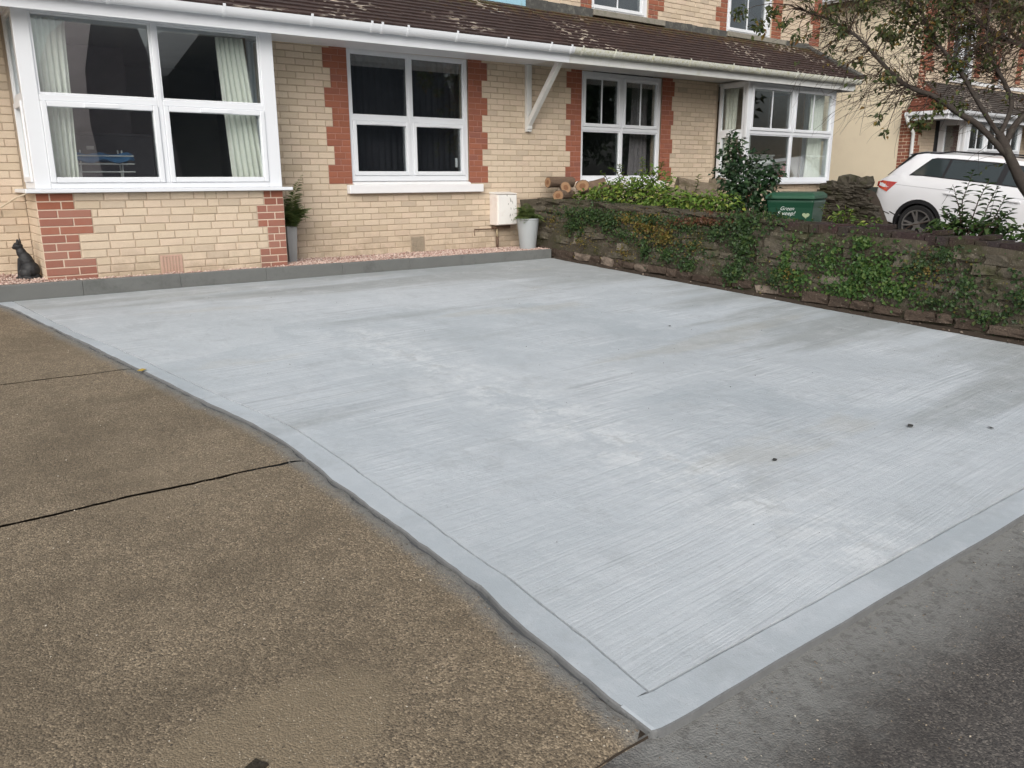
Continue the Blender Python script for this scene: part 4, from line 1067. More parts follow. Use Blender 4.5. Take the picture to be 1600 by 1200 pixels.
# ------------------------------------------------------------------ small things on the house wall
mt = thing('gas_meter_box', 'white wall meter box with scuffed door above the round planter', 'meter box', (7.06, 0, -.35))
b = MB(); b.box(-.17, .17, -.19, .0, -.235, .195); b.build('box_body', M['meter'], mt, bevel=.012)
b = MB(); b.box(-.16, .165, -.206, -.191, -.225, .185); d = b.build('door', M['meter_door'], mt, bevel=.008)
b = MB(); b.prism([(-.215, .196), (-.0, .196), (-.0, .225), (-.19, .205)], 0, -.175, .175); b.build('hood', M['meter_door'], mt, bevel=.006)
b = MB()
for i in range(16):
    x = rnd.gauss(.07, .05); z = rnd.gauss(.0, .1); b.face([(x, -.2065, z), (x + rnd.uniform(.004, .012), -.2065, z + .004), (x + rnd.uniform(-.004, .01), -.2065, z + rnd.uniform(.02, .06)), (x - .006, -.2065, z + rnd.uniform(.01, .04))])
b.build('scuff_marks', M['scuff'], d)
b = MB(); b.tube([(-.08, -.06, -.235), (-.08, -.06, -.40)], .017, 8, 0); b.tube([(-.08, -.06, -.40), (-.075, -.06, -.58)], .02, 8, 1); b.build('pipe', [M['pipe_yellow'], M['pipe']], mt, smooth=True)
b = MB(); b.box(-.14, .13, -.1, -.005, -.285, -.238); b.build('pipe_cover', M['pipe'], mt, bevel=.006)
b = MB(); b.tube([(6.62, -.012, -.72), (6.62, -.012, -.635), (6.95, -.012, -.640)], .007, 6); o = b.build('cable', M['pipe'], None); props(o, 'thin brown cable running from the meter pipe down the brick wall', 'cable')
b = MB(); b.tube([(-.6, -.02, -.40), (.3, -.02, -.33), (.80, -.03, -.27), (.95, -.06, -.20), (1.07, -.35, -.10), (1.12, -.64, -.062)], .008, 6); o = b.build('cable', M['cable'], None, smooth=True); props(o, 'cream cable looping along the brick wall up to the bay sill', 'cable')

# planters and ferns
pl = thing('planter', 'tall square mid grey planter against the bay corner', 'planter', (3.80, -.27, grav_z(3.8, -.27) - .01))
b = MB(); b.lathe([(.062, 0), (.066, .02), (.092, .415), (.092, .43), (.080, .43), (.078, .39)], 4, sq=None); o = b.build('pot', M['potgrey'], pl, bevel=.006); o.rotation_euler.z = R(2)
b = MB(); b.box(-.05, .05, -.05, .05, .385, .395); b.build('compost', M['soil'], pl)
pr = thing('planter', 'round pale grey ribbed planter at the garden wall end of the kerb', 'planter', (7.19, -.50, grav_z(7.19, -.5) - .005))
prof = [(.105, 0), (.112, .01)]
for i in range(19): t = i / 18; prof.append((.112 + .040 * t + (.0022 if i % 2 else 0), .012 + .385 * t))
prof += [(.158, .402), (.159, .425), (.146, .425), (.142, .37)]
b = MB(); b.lathe(prof, 32); o = b.build('pot', M['potlight'], pr); smooth_angle(o, 35)
b = MB(); b.lathe([(.14, .38), (.141, .392)], 20); b.build('compost', M['soil'], pr)
def fern(label, base, fronds):
    t = thing('fern', label, 'fern', base)
    for (ang, L, rise, droop) in fronds:
        b = MB(); d = Vector((math.cos(ang), math.sin(ang), 0)); side = Vector((-d.y, d.x, 0)); pts = []
        for i in range(15):
            s = i / 14; pts.append(d * (L * s * (.35 + .65 * s) * (1 - rise * .55)) + Vector((0, 0, 1)) * (L * (rise * s - droop * s ** 2.4)) + side * .02 * L * math.sin(s * 3 + ang))
        b.tube(pts, [.0035 * (1 - .7 * i / 14) for i in range(15)], 4)
        for i in range(2, 15):
            s = i / 14; w = L * .42 * math.sin(math.pi * min(1, s * .92 + .06)) ** .8 * (1.05 - .75 * s) + .006
            tg = (pts[min(14, i + 1)] - pts[i - 1]).normalized()
            for sg in (-1, 1):
                for h in (0, .5):
                    p = pts[i] + tg * h * L / 15
                    b.leaf(p, side * sg + tg * .35 + Vector((0, 0, rnd.uniform(-.3, .1))), Vector((0, 0, 1)) + side * .3 * sg, w, w * .22 + .006, 0, .1)
        b.build('frond', M['fern'], t)
fern('upright feathery fern in the tall square planter', (3.80, -.27, grav_z(3.8, -.27) + .37),
     [(rnd.uniform(0, 6.28), rnd.uniform(.28, .50), rnd.uniform(.7, 1.1), rnd.uniform(.1, .6)) for _ in range(38)] + [(.2, .62, 1.15, .12), (2.6, .50, 1.1, .25), (-.3, .42, 1.0, .35), (.1, .52, .9, .45), (5.6, .45, .85, .4)])
fern('low bushy fern in the round planter', (7.19, -.50, grav_z(7.19, -.5) + .38),
     [(rnd.uniform(0, 6.28), rnd.uniform(.22, .40), rnd.uniform(.5, 1.0), rnd.uniform(.3, .7)) for _ in range(40)])

# cat statue
ct = thing('cat_statue', 'black cat statue sitting on the gravel left of the bay', 'statue', (1.06, -.36, grav_z(1.06, -.36) - .004), rz=R(-25))
b = MB()
def blob(c, r, n=14, m=10, rot=None):
    i0 = len(b.v)
    for j in range(m + 1):
        th = math.pi * j / m
        for i in range(n):
            a = 2 * math.pi * i / n; p = Vector((math.sin(th) * math.cos(a) * r[0], math.sin(th) * math.sin(a) * r[1], math.cos(th) * r[2]))
            if rot: p = Euler(rot).to_matrix() @ p
            b.v.append(tuple(p + Vector(c)))
    for j in range(m):
        for i in range(n): b.f.append((i0 + j * n + i, i0 + (j + 1) * n + i, i0 + (j + 1) * n + (i + 1) % n, i0 + j * n + (i + 1) % n)); b.mi.append(0)
blob((.035, .0, .085), (.085, .075, .088)); blob((.015, 0, .165), (.062, .055, .11), rot=(0, -.32, 0)); blob((-.022, 0, .25), (.045, .042, .06), rot=(0, -.25, 0))
blob((-.045, 0, .315), (.044, .040, .040)); blob((-.078, 0, .302), (.022, .022, .018))
for sy in (-1, 1):
    b.tube([(-.03, sy * .03, .20), (-.052, sy * .030, .10), (-.060, sy * .030, .012)], [.026, .019, .018], 8); blob((-.075, sy * .03, .012), (.024, .018, .013))
    blob((.01, sy * .062, .055), (.058, .030, .052)); blob((-.035, sy * .062, .014), (.042, .02, .014))
    b.tube([(-.035, sy * .024, .340), (-.034, sy * .029, .372), (-.032, sy * .032, .392)], [.019, .011, .002], 8)
b.tube([(.10, .02, .02), (.11, -.05, .018), (.06, -.10, .016), (-.02, -.10, .014)], [.02, .018, .016, .010], 8)
o = b.build('body', M['cat'], ct, smooth=True)
md = o.modifiers.new('fuse', 'REMESH'); md.mode = 'VOXEL'; md.voxel_size = .0055; md.use_smooth_shade = True
md = o.modifiers.new('soft', 'SMOOTH'); md.iterations = 3; md.factor = .5
for sy in (-1, 1):
    b = MB(); blob((-.079, sy * .017, .324), (.006, .006, .006), 8, 6); b.build('eye', M['meter'] if False else M['darkbit'], ct, smooth=True)

# ------------------------------------------------------------------ garden beyond the wall
def sstep(a, b_, x): t = max(0, min(1, (x - a) / (b_ - a))); return t * t * (3 - 2 * t)
def soil_z(x, y):
    zt_ = -1.14 + .045 * (y + 3)                        # natural level
    bed = -.46 + .17 * sstep(-2.2, -.5, y) - .10 * sstep(-3.5, -5.5, y)
    k = sstep(9.0, 8.3, x) if y < -1.2 else max(sstep(9.0, 8.3, x), sstep(-1.2, -.7, y) * sstep(11.4, 10.8, x))
    if y > -1.2: k = max(sstep(9.0, 8.3, x), sstep(-1.2, -.7, y) * sstep(11.4, 10.8, x))
    z = zt_ + (bed - zt_) * k
    if x > 14.2: z = z + (-1.07 + .1 * (y + 2.03) - z) * sstep(14.2, 14.7, x)
    return z + .02 * wob(x, y, 2)
b = MB(); gx = [7.6 + .15 * i for i in range(50)] + [15.2 + .5 * i for i in range(14)] + [24, 40]; gy = [-12 + .2 * i for i in range(61)] + [.3, 2, 6]
for y in gy:
    for x in gx: b.v.append((x, y, soil_z(x, min(y, .3))))
n = len(gx)
for j in range(len(gy) - 1):
    for i in range(n - 1): a = j * n + i; b.f.append((a, a + 1, a + n + 1, a + n)); b.mi.append(0)
b.build('garden_soil', M['soil'], None, 'structure', smooth=True)

STONES = []
for k in range(7):
    bm = bmesh.new(); bmesh.ops.create_cube(bm, size=1); bmesh.ops.subdivide_edges(bm, edges=bm.edges, cuts=1, use_grid_fill=True)
    for v in bm.verts:
        d = v.co.copy(); L = max(abs(d.x), abs(d.y), abs(d.z)); v.co = d.lerp(d.normalized() * .60, .20) + Vector((rnd.uniform(-1, 1), rnd.uniform(-1, 1), rnd.uniform(-1, 1))) * .085
    bm.verts.index_update()
    STONES.append(([tuple(v.co) for v in bm.verts], [tuple(v.index for v in f.verts) for f in bm.faces])); bm.free()
SM = {}
def stone_mesh(k, mat):
    if (k, mat) not in SM:
        b = MB(); b.add(*STONES[k], Matrix.Identity(4)); SM[(k, mat)] = b.mesh('stone', M[mat], False)
    return SM[(k, mat)]
def put_stone(parent, P, size, mat, rot=(0, 0, 0), name='stone'):
    o = link(name, stone_mesh(rnd.randrange(7), mat), parent); o.location = P; o.scale = size; o.rotation_euler = rot; return o
# garden wall of mortared rubble, X = 7.45 face
WX0, WX1 = 7.45, 7.80
wtop = lambda y: -.27 + .040 * (y + .75) if y > -4.3 else -.425 + .045 * (y + 4.3)
gw = thing('garden_wall', 'mortared rubble garden wall with ivy along the new concrete drive', 'wall', (0, 0, 0))
b = MB(); yy = [.0 - .15 * i for i in range(64)]; nz = 8
for y in yy:
    z0, z1 = gz(y) - .1, wtop(y)
    for j in range(nz + 1):
        t = j / nz; z = z0 + (z1 - z0) * t
        b.v.append((WX0 + .035 * wob(y, z, 3) + .02 * wob(y, z, 8) - .03 * (1 - t), y, z + (.02 * wob(y, 1, 3) if j == nz else 0)))
    b.v.append((WX1, y, z1 + .02 * wob(y, 5, 3))); b.v.append((WX1, y, z0))
n = nz + 3
for j in range(len(yy) - 1):
    for i in range(n - 1): a = j * n + i; b.f.append((a, a + 1, a + n + 1, a + n)); b.mi.append(0)
b.f.append(tuple(range(n))); b.mi.append(0); b.f.append(tuple((len(yy) - 1) * n + i for i in range(n))[::-1]); b.mi.append(0)
b.build('wall_core', M['core'], gw, smooth=True)
# stones: irregular courses
cnt = 0; items = []
z_off = 0
rows_h = [.10, .085, .11, .08, .095, .105, .08, .09, .08]
y_start, y_end = -.25, -8.3
acc = 0.0
for r, h in enumerate(rows_h):
    y = y_start - rnd.uniform(0, .15)
    while y > y_end:
        ln = rnd.uniform(.12, .34); ym = y - ln / 2; hh = h * rnd.uniform(.75, 1.12)
        z = gz(ym) + .03 + acc + h / 2 + .02 * wob(ym, r, 2)
        if z + hh / 2 < wtop(ym) - .005 and rnd.random() < .93:
            items.append((ym, z, ln, hh, r))
        y -= ln + rnd.uniform(.005, .03)
    acc += h
items.sort(key=lambda t: -t[0] if False else abs(t[0] + 5))
rest = MB()
for i, (ym, z, ln, hh, r) in enumerate(items):
    mat = 'foot' if r == 0 else 'rubble'
    P = Vector((WX0 + rnd.uniform(.020, .050) - (.035 if r == 0 else 0) + .03 * wob(ym, z, 3), ym, z)); sz = (rnd.uniform(.11, .15), ln * .98, hh); e = (rnd.uniform(-.09, .09), rnd.uniform(-.08, .08), rnd.uniform(-.06, .06))
    if i < 295: put_stone(gw, P, sz, mat, e)
    else:
        Mx = Matrix.Translation(P) @ Euler(e).to_matrix().to_4x4() @ Matrix.Diagonal((*sz, 1)); rest.add(*STONES[rnd.randrange(7)], Mx)
if rest.v: rest.build('stonework', M['rubble'], gw, 'stuff')
# rough stone copings on the older stretch, dark bricks on edge on the rest
y = -.35
while y > -4.3:
    ln = rnd.uniform(.18, .36); put_stone(gw, (7.62 + rnd.uniform(-.02, .02), y - ln / 2, wtop(y) + .005), (.36, ln, .07), 'core', (rnd.uniform(-.06, .06), rnd.uniform(-.05, .05), rnd.uniform(-.08, .08)), 'coping_stone'); y -= ln + .01
cbv = MB(); cbv.box(-.5, .5, -.5, .5, -.5, .5); cbm = cbv.mesh('coping_brick', M['coping'])
y = -4.42; k = 0
while y > -8.2:
    ln = .105 if k % 3 else .215
    o = link('coping_brick', cbm, gw); o.location = (7.60 + rnd.uniform(-.012, .012), y - ln / 2, wtop(y) + .006 + rnd.uniform(-.006, .006)); o.scale = (.30, ln - .010, .085); o.rotation_euler = (rnd.uniform(-.04, .04), rnd.uniform(-.03, .03), rnd.uniform(-.04, .04))
    md = o.modifiers.new('bevel', 'BEVEL'); md.width = .004
    if (k * 7) % 10 < 3 and y < -4.9:
        o = link('coping_brick', cbm, gw); o.location = (7.66 + rnd.uniform(-.02, .02), y - ln / 2, wtop(y) + .068); o.scale = (.215, ln - .012, .035); o.rotation_euler = (0, rnd.uniform(-.03, .03), rnd.uniform(-.06, .06))
    y -= ln; k += 1
b = MB(); xs = [7.30, 7.36, 7.42, 7.47]
yy = [-.86 - .06 * i for i in range(124)]
for y in yy:
    for i, x in enumerate(xs): b.v.append((x + (.03 * wob(y, 8, 4) if i == 0 else 0), y, gz(y) + (-.006 if i == 0 else .012 + .018 * i / 3 + .012 * wob(x, y, 14))))
for j in range(len(yy) - 1):
    for i in range(3): a = j * 4 + i; b.f.append((a, a + 1, a + 5, a + 4)); b.mi.append(0)
b.build('soil_strip', M['soil'], None, 'structure', smooth=True)
def fs():
    y = rnd.uniform(-8.2, -.9); x = 7.45 - abs(rnd.gauss(0, .06)); return x, y, gz(y) + .012
gritmesh('rubble_crumbs', 420, fs, .006, .024, M['foot'])

# ivy on the wall: each patch a plant of its own
def ivy(label, spots, mat, size=.035):
    """spots: (y, z, ry, rz, n) on the wall face"""
    c = spots[0]; t = thing('ivy', label, 'ivy', (WX0, c[0], c[1])); b = MB(); st = MB(); O = Vector((WX0, c[0], c[1]))
    for (y, z, ry, rz, n) in spots:
        for k in range(max(2, n // 45)):
            p = [Vector((WX0 - .015, y + rnd.gauss(0, ry * .4), z + rz * .9 + rnd.uniform(-.05, .02)))]
            for _ in range(7): p.append(p[-1] + Vector((rnd.uniform(-.008, .006), rnd.gauss(0, ry * .12), -rz * .26)))
            st.tube([q - O for q in p], .003, 4)
        for _ in range(int(n * 2.0)):
            a = rnd.uniform(0, 6.283); rr = min(1.5, abs(rnd.gauss(0, .62)))
            yy = y + math.cos(a) * rr * ry + .06 * wob(a * 3, rr, 1.5); zz = z + math.sin(a) * rr * rz
            if zz < gz(yy) + .02: continue
            over = zz - wtop(yy)
            x = WX0 - rnd.uniform(.005, .075) - .03 * (1 - rr)
            if over > 0: x = WX0 + rnd.uniform(-.06, .22); zz = wtop(yy) + .02 + abs(rnd.gauss(0, .035))
            nr = Vector((-1, rnd.uniform(-.6, .6), rnd.uniform(-.2, .9))); d = Vector((rnd.uniform(-.5, .1), rnd.uniform(-1, 1), rnd.uniform(-1.2, .35)))
            L = size * rnd.uniform(.45, 1.35); b.leaf(Vector((x, yy, zz)) - O, d, nr, L, L * .85, 0, .16)
    st.build('stem', M['twig'], t, 'stuff'); b.build('foliage', M[mat], t)
ivy('dark ivy hanging over the wall near the house end', [(-1.55, -.40, .38, .16, 330), (-1.25, -.55, .25, .16, 170), (-1.9, -.50, .25, .14, 150)], 'ivy')
ivy('yellowing ivy on the wall beneath the lime bushes', [(-2.55, -.50, .45, .16, 330), (-2.85, -.62, .28, .2, 210), (-2.25, -.43, .3, .09, 120)], 'ivy_yellow' , .030)
ivy('green ivy tangled low on the wall right of the yellowing patch', [(-2.95, -.80, .3, .16, 170), (-2.55, -.78, .14, .2, 110), (-3.25, -.92, .16, .1, 90)], 'ivy', .036)
ivy('reddish creeper along the wall top below the dark shrub', [(-3.45, -.40, .35, .06, 170), (-3.2, -.44, .3, .05, 90)], 'ivy_red', .034)
ivy('thick dark green ivy curtain on the wall below the bin', [(-4.0, -.62, .22, .40, 520), (-3.9, -.95, .20, .16, 240), (-3.95, -.38, .35, .12, 260), (-4.3, -.36, .3, .07, 130)], 'ivy', .036)
ivy('sparse trailing ivy on the wall under the first coping bricks', [(-4.55, -.80, .12, .35, 120), (-4.75, -.95, .2, .2, 70), (-5.05, -.75, .2, .3, 110)], 'ivy_bright', .036)
ivy('bright green ivy mass on the wall below the car', [(-5.45, -.80, .35, .24, 420), (-5.25, -.98, .28, .18, 220), (-5.75, -.95, .25, .16, 190), (-5.35, -.52, .14, .10, 100)], 'ivy_bright', .036)
ivy('dark ivy strands on the wall near its right end in the picture', [(-6.35, -.85, .2, .25, 150), (-6.55, -1.1, .25, .12, 120), (-6.15, -.6, .14, .12, 60), (-6.8, -.9, .2, .28, 130)], 'ivy', .034)

ivy('mixed dark and browning ivy draped along the older stretch of the wall top', [(-1.2, -.38, .5, .10, 200), (-1.9, -.42, .5, .11, 240), (-2.6, -.42, .5, .10, 220), (-3.2, -.48, .4, .12, 220), (-3.65, -.52, .3, .16, 200), (-2.2, -.62, .5, .16, 160), (-3.3, -.72, .35, .2, 150)], 'ivy', .030)
ivy('low dark ivy clinging around the foot of the wall between the two large patches', [(-4.45, -.95, .35, .2, 160), (-4.85, -.7, .3, .2, 120), (-5.95, -.7, .3, .22, 140), (-6.1, -1.02, .3, .12, 100)], 'ivy', .032)
ivy('thin scattered creeper and moss spread over the bare stretches of the garden wall', [(-1.4, -.75, .5, .2, 90), (-2.2, -.85, .5, .2, 90), (-3.3, -.7, .35, .25, 110), (-4.6, -.9, .3, .25, 80), (-6.0, -.75, .4, .25, 90), (-7.2, -.8, .6, .3, 160), (-.8, -.5, .3, .2, 60)], 'ivy_yellow', .022)
# shrubs
def shrub(name, label, base, blobs, stems, mat, L, W, cat='shrub', spread=1.0, shoots=()):
    t = thing(name, label, cat, base); O = Vector(base); b = MB(); st = MB()
    for (x, y, z, rx, ry, rz, n) in blobs:
        for k in range(max(3, n // 70)):
            e = Vector((x + rnd.gauss(0, rx * .45), y + rnd.gauss(0, ry * .45), z + rnd.uniform(-.2, .8) * rz))
            s0 = Vector((O.x + rnd.gauss(0, .06), O.y + rnd.gauss(0, .12), O.z)); m = s0.lerp(e, .5) + Vector((rnd.gauss(0, .04), rnd.gauss(0, .04), .05))
            st.tube([s0 - O, m - O, e - O], [.008, .006, .003], 5)
        for _ in range(n):
            v = Vector((rnd.gauss(0, 1), rnd.gauss(0, 1), rnd.gauss(0, 1))).normalized() * (rnd.random() ** .45)
            cl = 1 + .38 * mnoise.noise(Vector((v.x * 2.2 + x * 3, v.y * 2.2 + y * 3, v.z * 2.2)))
            p = Vector((x + v.x * rx * cl, y + v.y * ry * cl, z + v.z * rz * cl)) - O
            d = Vector((v.x, v.y, v.z * .5)) + Vector((rnd.uniform(-1, 1), rnd.uniform(-1, 1), rnd.uniform(-1, .5))) * .9
            k = rnd.uniform(.65, 1.25); b.leaf(p, d, Vector((rnd.uniform(-.7, .7) - .3, rnd.uniform(-.7, .7) - .3, 1)), L * k, W * k)
    for (p0, p1, n) in shoots:
        p0 = Vector(p0) - O; p1 = Vector(p1) - O; mid = p0.lerp(p1, .5) + Vector((rnd.gauss(0, .03), rnd.gauss(0, .03), .03))
        st.tube([p0, mid, p1], [.006, .005, .002], 5)
        for i in range(n):
            s = .15 + .85 * i / n; q = p0.lerp(mid, s * 2) if s < .5 else mid.lerp(p1, s * 2 - 1); a = i * 2.4
            b.leaf(q, Vector((math.cos(a), math.sin(a), .35)), Vector((0, 0, 1)) + Vector((math.cos(a), math.sin(a), 0)) * -.4, L * rnd.uniform(.7, 1.15), W * rnd.uniform(.8, 1.1))
    st.build('stem', M['twig'], t); b.build('foliage', M[mat], t); return t
shrub('shrub', 'lime green bushes sprawling along the top of the garden wall', (8.15, -1.5, soil_z(8.15, -1.5)),
      [(8.25, -.75, -.22, .35, .38, .12, 420), (8.2, -1.35, -.14, .35, .45, .20, 700), (8.3, -1.75, -.02, .28, .32, .20, 420), (8.2, -2.1, -.20, .35, .45, .15, 560), (8.3, -2.75, -.24, .35, .45, .13, 480), (8.1, -1.9, -.30, .25, .9, .08, 380)], 0, 'yshrub', .062, .038,
      shoots=[((8.3, -1.6, 0), (8.25, -1.62, .33), 22), ((8.3, -1.2, 0), (8.2, -1.05, .20), 18), ((8.3, -1.75, .05), (8.3, -1.95, .26), 16), ((8.4, -2.4, -.2), (8.4, -2.48, .10), 14), ((8.3, -1.0, -.1), (8.2, -.85, .16), 14), ((8.2, -1.4, 0), (8.1, -1.35, .24), 16)])
shrub('shrub', 'tall dark green shrub in front of the far bay window', (9.0, -2.85, soil_z(9, -2.85)),
      [(9.0, -2.65, .10, .32, .26, .32, 620), (9.0, -2.52, .38, .18, .15, .24, 200), (8.95, -2.90, -.08, .36, .34, .24, 560), (8.8, -2.95, -.35, .38, .46, .20, 520), (9.0, -3.12, .12, .2, .17, .18, 160)], 0, 'dshrub', .072, .050,
      shoots=[((9, -2.55, .4), (9, -2.52, .66), 14), ((9, -2.9, .1), (9, -3.05, .40), 14), ((9, -3.0, 0), (8.95, -3.35, .12), 14), ((9, -2.5, .1), (9, -2.28, .14), 10), ((8.9, -2.75, .3), (8.9, -2.8, .56), 12)])
shrub('shrub', 'small yellow-green plant on the wall top beside the bin', (8.05, -4.75, soil_z(8.05, -4.75)),
      [(8.05, -4.72, -.36, .12, .14, .09, 90), (8.1, -5.0, -.40, .15, .14, .06, 60)], 0, 'yshrub', .06, .022, shoots=[((8.05, -4.6, -.4), (8.05, -4.55, -.20), 12), ((8.05, -4.8, -.4), (8, -4.86, -.26), 10)])
shrub('shrub', 'leafy low undergrowth behind the coping below the rear wheel', (8.1, -5.3, soil_z(8.1, -5.3)),
      [(8.2, -5.95, -.42, .25, .42, .10, 420), (8.3, -6.4, -.44, .25, .3, .10, 220)], 0, 'ivy_bright', .06, .035)
shrub('laurel', 'dark leaved laurel shoots standing in front of the white car door', (8.1, -6.05, soil_z(8.1, -6.05)),
      [(8.1, -5.85, -.34, .12, .18, .08, 60), (8.1, -6.2, -.34, .12, .18, .08, 60)], 0, 'laurel', .095, .042, 'plant',
      shoots=[((8.1, -5.95, -.5), (8.1, -5.97, .12), 26), ((8.1, -5.95, -.5), (8.05, -5.83, -.02), 16), ((8.1, -6.1, -.5), (8.15, -6.18, -.02), 22), ((8.1, -6.1, -.5), (8.1, -6.28, -.10), 18), ((8.1, -5.9, -.5), (8.1, -5.72, -.22), 14), ((8.1, -6.2, -.5), (8.05, -6.38, -.22), 14), ((8.1, -6.0, -.4), (8.2, -6.08, .04), 18), ((8.1, -6.5, -.5), (8.05, -6.62, -.22), 12)])
# logs
def log(label, P, L, r, dirv, k=0):
    d = Vector(dirv).normalized(); t = thing('log', label, 'log', P, 'logs stacked on the garden wall')
    b = MB(); n = 14; ph = rnd.uniform(0, 6)
    u = d.orthogonal().normalized(); w = d.cross(u)
    for s in (0, .33, .66, 1):
        for i in range(n):
            a = 2 * math.pi * i / n; q = r * (1 + .10 * math.sin(2 * a + ph) + rnd.uniform(-.05, .05)); b.v.append(tuple(d * L * (s - .5) + (u * math.cos(a) + w * math.sin(a)) * q))
    for s in range(3):
        for i in range(n): j = (i + 1) % n; b.f.append((s * n + i, s * n + j, (s + 1) * n + j, (s + 1) * n + i)); b.mi.append(0)
    b.f.append(tuple(range(n))[::-1]); b.mi.append(0); b.f.append(tuple(range(3 * n, 4 * n))); b.mi.append(0)
    b.build('bark', M['logbark'], t)
    for sg, nm in ((-1, 'cut_end'), (1, 'cut_end')):
        e = MB(); base = 0 if sg < 0 else 3 * n
        e.face([Vector(b.v[base + i]) * 1 + d * sg * .004 - (Vector(b.v[base + i]) - d * L * sg / 2) * .1 for i in range(n)], 0)
        e.face([d * (sg * (L / 2 + .006)) + (Vector(b.v[base + i]) - d * L * sg / 2) * .45 for i in range(n)], 1)
        e.build(nm, [M['logend'], M['logcore']], t)
lz = -.27
log('split log lying lowest at the left of the log pile', (7.84, -.52, lz + .09), .42, .080, (.9, .42, .0))
log('pale round-ended log on top at the left of the log pile', (7.92, -.45, lz + .20), .36, .080, (.62, .78, 0))
log('dark-hearted log with the round red-brown end showing', (8.22, -.48, lz + .22), .36, .092, (.66, .75, 0))
log('bark-covered log lying crosswise on top of the log pile', (8.02, -.22, lz + .27), .52, .07, (1, .1, 0))
log('short log leaning behind the round-ended logs against the wall', (8.55, -.35, lz + .20), .40, .085, (.8, -.5, .25))
log('thin end log at the right of the log pile, half in the leaves', (8.85, -.40, lz + .16), .4, .08, (.5, -.8, .1))
for i, (P, s, lab) in enumerate([((10.6, -.62, -.13), (.70, .45, .24), 'large pale boulder lying by the wall between the windows'), ((11.15, -.60, -.05), (.22, .22, .20), 'small dark stone standing on the bed beside the far bay window'), ((10.1, -.62, -.2), (.35, .3, .22), 'low grey stone at the left of the large pale boulder')]):
    o = put_stone(None, P, s, 'boulder', (rnd.uniform(-.2, .2), rnd.uniform(-.2, .2), rnd.uniform(0, 3)), 'boulder'); props(o, lab, 'stone')

# wheelie bin
bn = thing('wheelie_bin', 'green wheelie bin with white script lettering behind the garden wall', 'bin', (9.18, -3.42, -1.20), rz=R(-70))
b = MB()
def ring(z, wx, wy): return [(-wx, -wy, z), (wx, -wy, z), (wx, wy, z), (-wx, wy, z)]
secs = [ring(.03, .21, .24), ring(.9, .275, .32), ring(.96, .285, .335), ring(1.0, .285, .335)]
for s_ in secs: b.v += s_
for i in range(3):
    for j in range(4): b.f.append((i * 4 + j, i * 4 + (j + 1) % 4, (i + 1) * 4 + (j + 1) % 4, (i + 1) * 4 + j)); b.mi.append(0)
b.f.append((3, 2, 1, 0)); b.f.append((12, 13, 14, 15)); b.mi += [0, 0]
b.build('body', M['bin'], bn, bevel=.025, seg=3)
b = MB(); b.add([(-.30, -.36, 1.0), (.30, -.36, 1.0), (.30, .34, 1.0), (-.30, .34, 1.0), (-.295, -.355, 1.04), (.295, -.355, 1.04), (.295, .335, 1.05), (-.295, .335, 1.05), (-.26, -.28, 1.075), (.26, -.28, 1.075), (.26, .27, 1.085), (-.26, .27, 1.085)],
               [(0, 1, 5, 4), (1, 2, 6, 5), (2, 3, 7, 6), (3, 0, 4, 7), (4, 5, 9, 8), (5, 6, 10, 9), (6, 7, 11, 10), (7, 4, 8, 11), (8, 9, 10, 11), (3, 2, 1, 0)], Matrix.Identity(4))
b.build('lid', M['bin_lid'], bn, bevel=.012)
b = MB(); b.tube([(-.2, .33, 1.05), (-.2, .41, 1.06), (.2, .41, 1.06), (.2, .33, 1.05)], .014, 8); b.build('handle', M['bin'], bn)
for sx in (-1, 1):
    b = MB(); b.lathe([(.1, 0), (.1, .05)], 18); o = b.build('wheel', M['tyre'], bn); o.location = (sx * .25 - .025, .24, .1); o.rotation_euler = (0, R(90), 0)
def text_mesh(txt, size, shear=.0, bold=.0):
    cu = bpy.data.curves.new('lettering', 'FONT'); cu.body = txt; cu.size = size; cu.shear = shear; cu.extrude = .0012; cu.offset = bold; cu.align_x = 'CENTER'; cu.resolution_u = 4
    o = bpy.data.objects.new('tmp', cu); col.objects.link(o); dg = bpy.context.evaluated_depsgraph_get(); me = bpy.data.meshes.new_from_object(o.evaluated_get(dg)); bpy.data.objects.remove(o); return me
# lettering on the street-facing side (local -x face leans outwards with height)
tilt = math.atan2(.08, .87); yy_ = lambda z: .24 + .08 * (z - .03) / .87
for txt, z, sz, dx in (('Green', .868, .066, -.03), ('Sweep!', .808, .074, -.04)):
    me = text_mesh(txt, sz, .32, -.0008); me.materials.append(M['white_print'])
    o = link('lettering', me, bn); xx = .21 + (.065) * (z - .03) / .87
    o.matrix_local = Matrix.Translation((.0 + dx, -yy_(z) - .004, z)) @ Matrix.Rotation(R(90) + tilt, 4, 'X')
hb = MB(); pts = []
for i in range(24):
    a = 2 * math.pi * i / 24; pts.append((16 * math.sin(a) ** 3 / 16 * .045, (13 * math.cos(a) - 5 * math.cos(2 * a) - 2 * math.cos(3 * a) - math.cos(4 * a)) / 16 * .038))
hb.prism(pts, 2, 0, .002); me = hb.mesh('heart', M['pale_print']); o = link('heart_sticker', me, bn)
z = .81; xx = .21 + .065 * (z - .03) / .87
o.matrix_local = Matrix.Translation((.20, -yy_(z) - .004, z)) @ Matrix.Rotation(R(90) + tilt, 4, 'X')

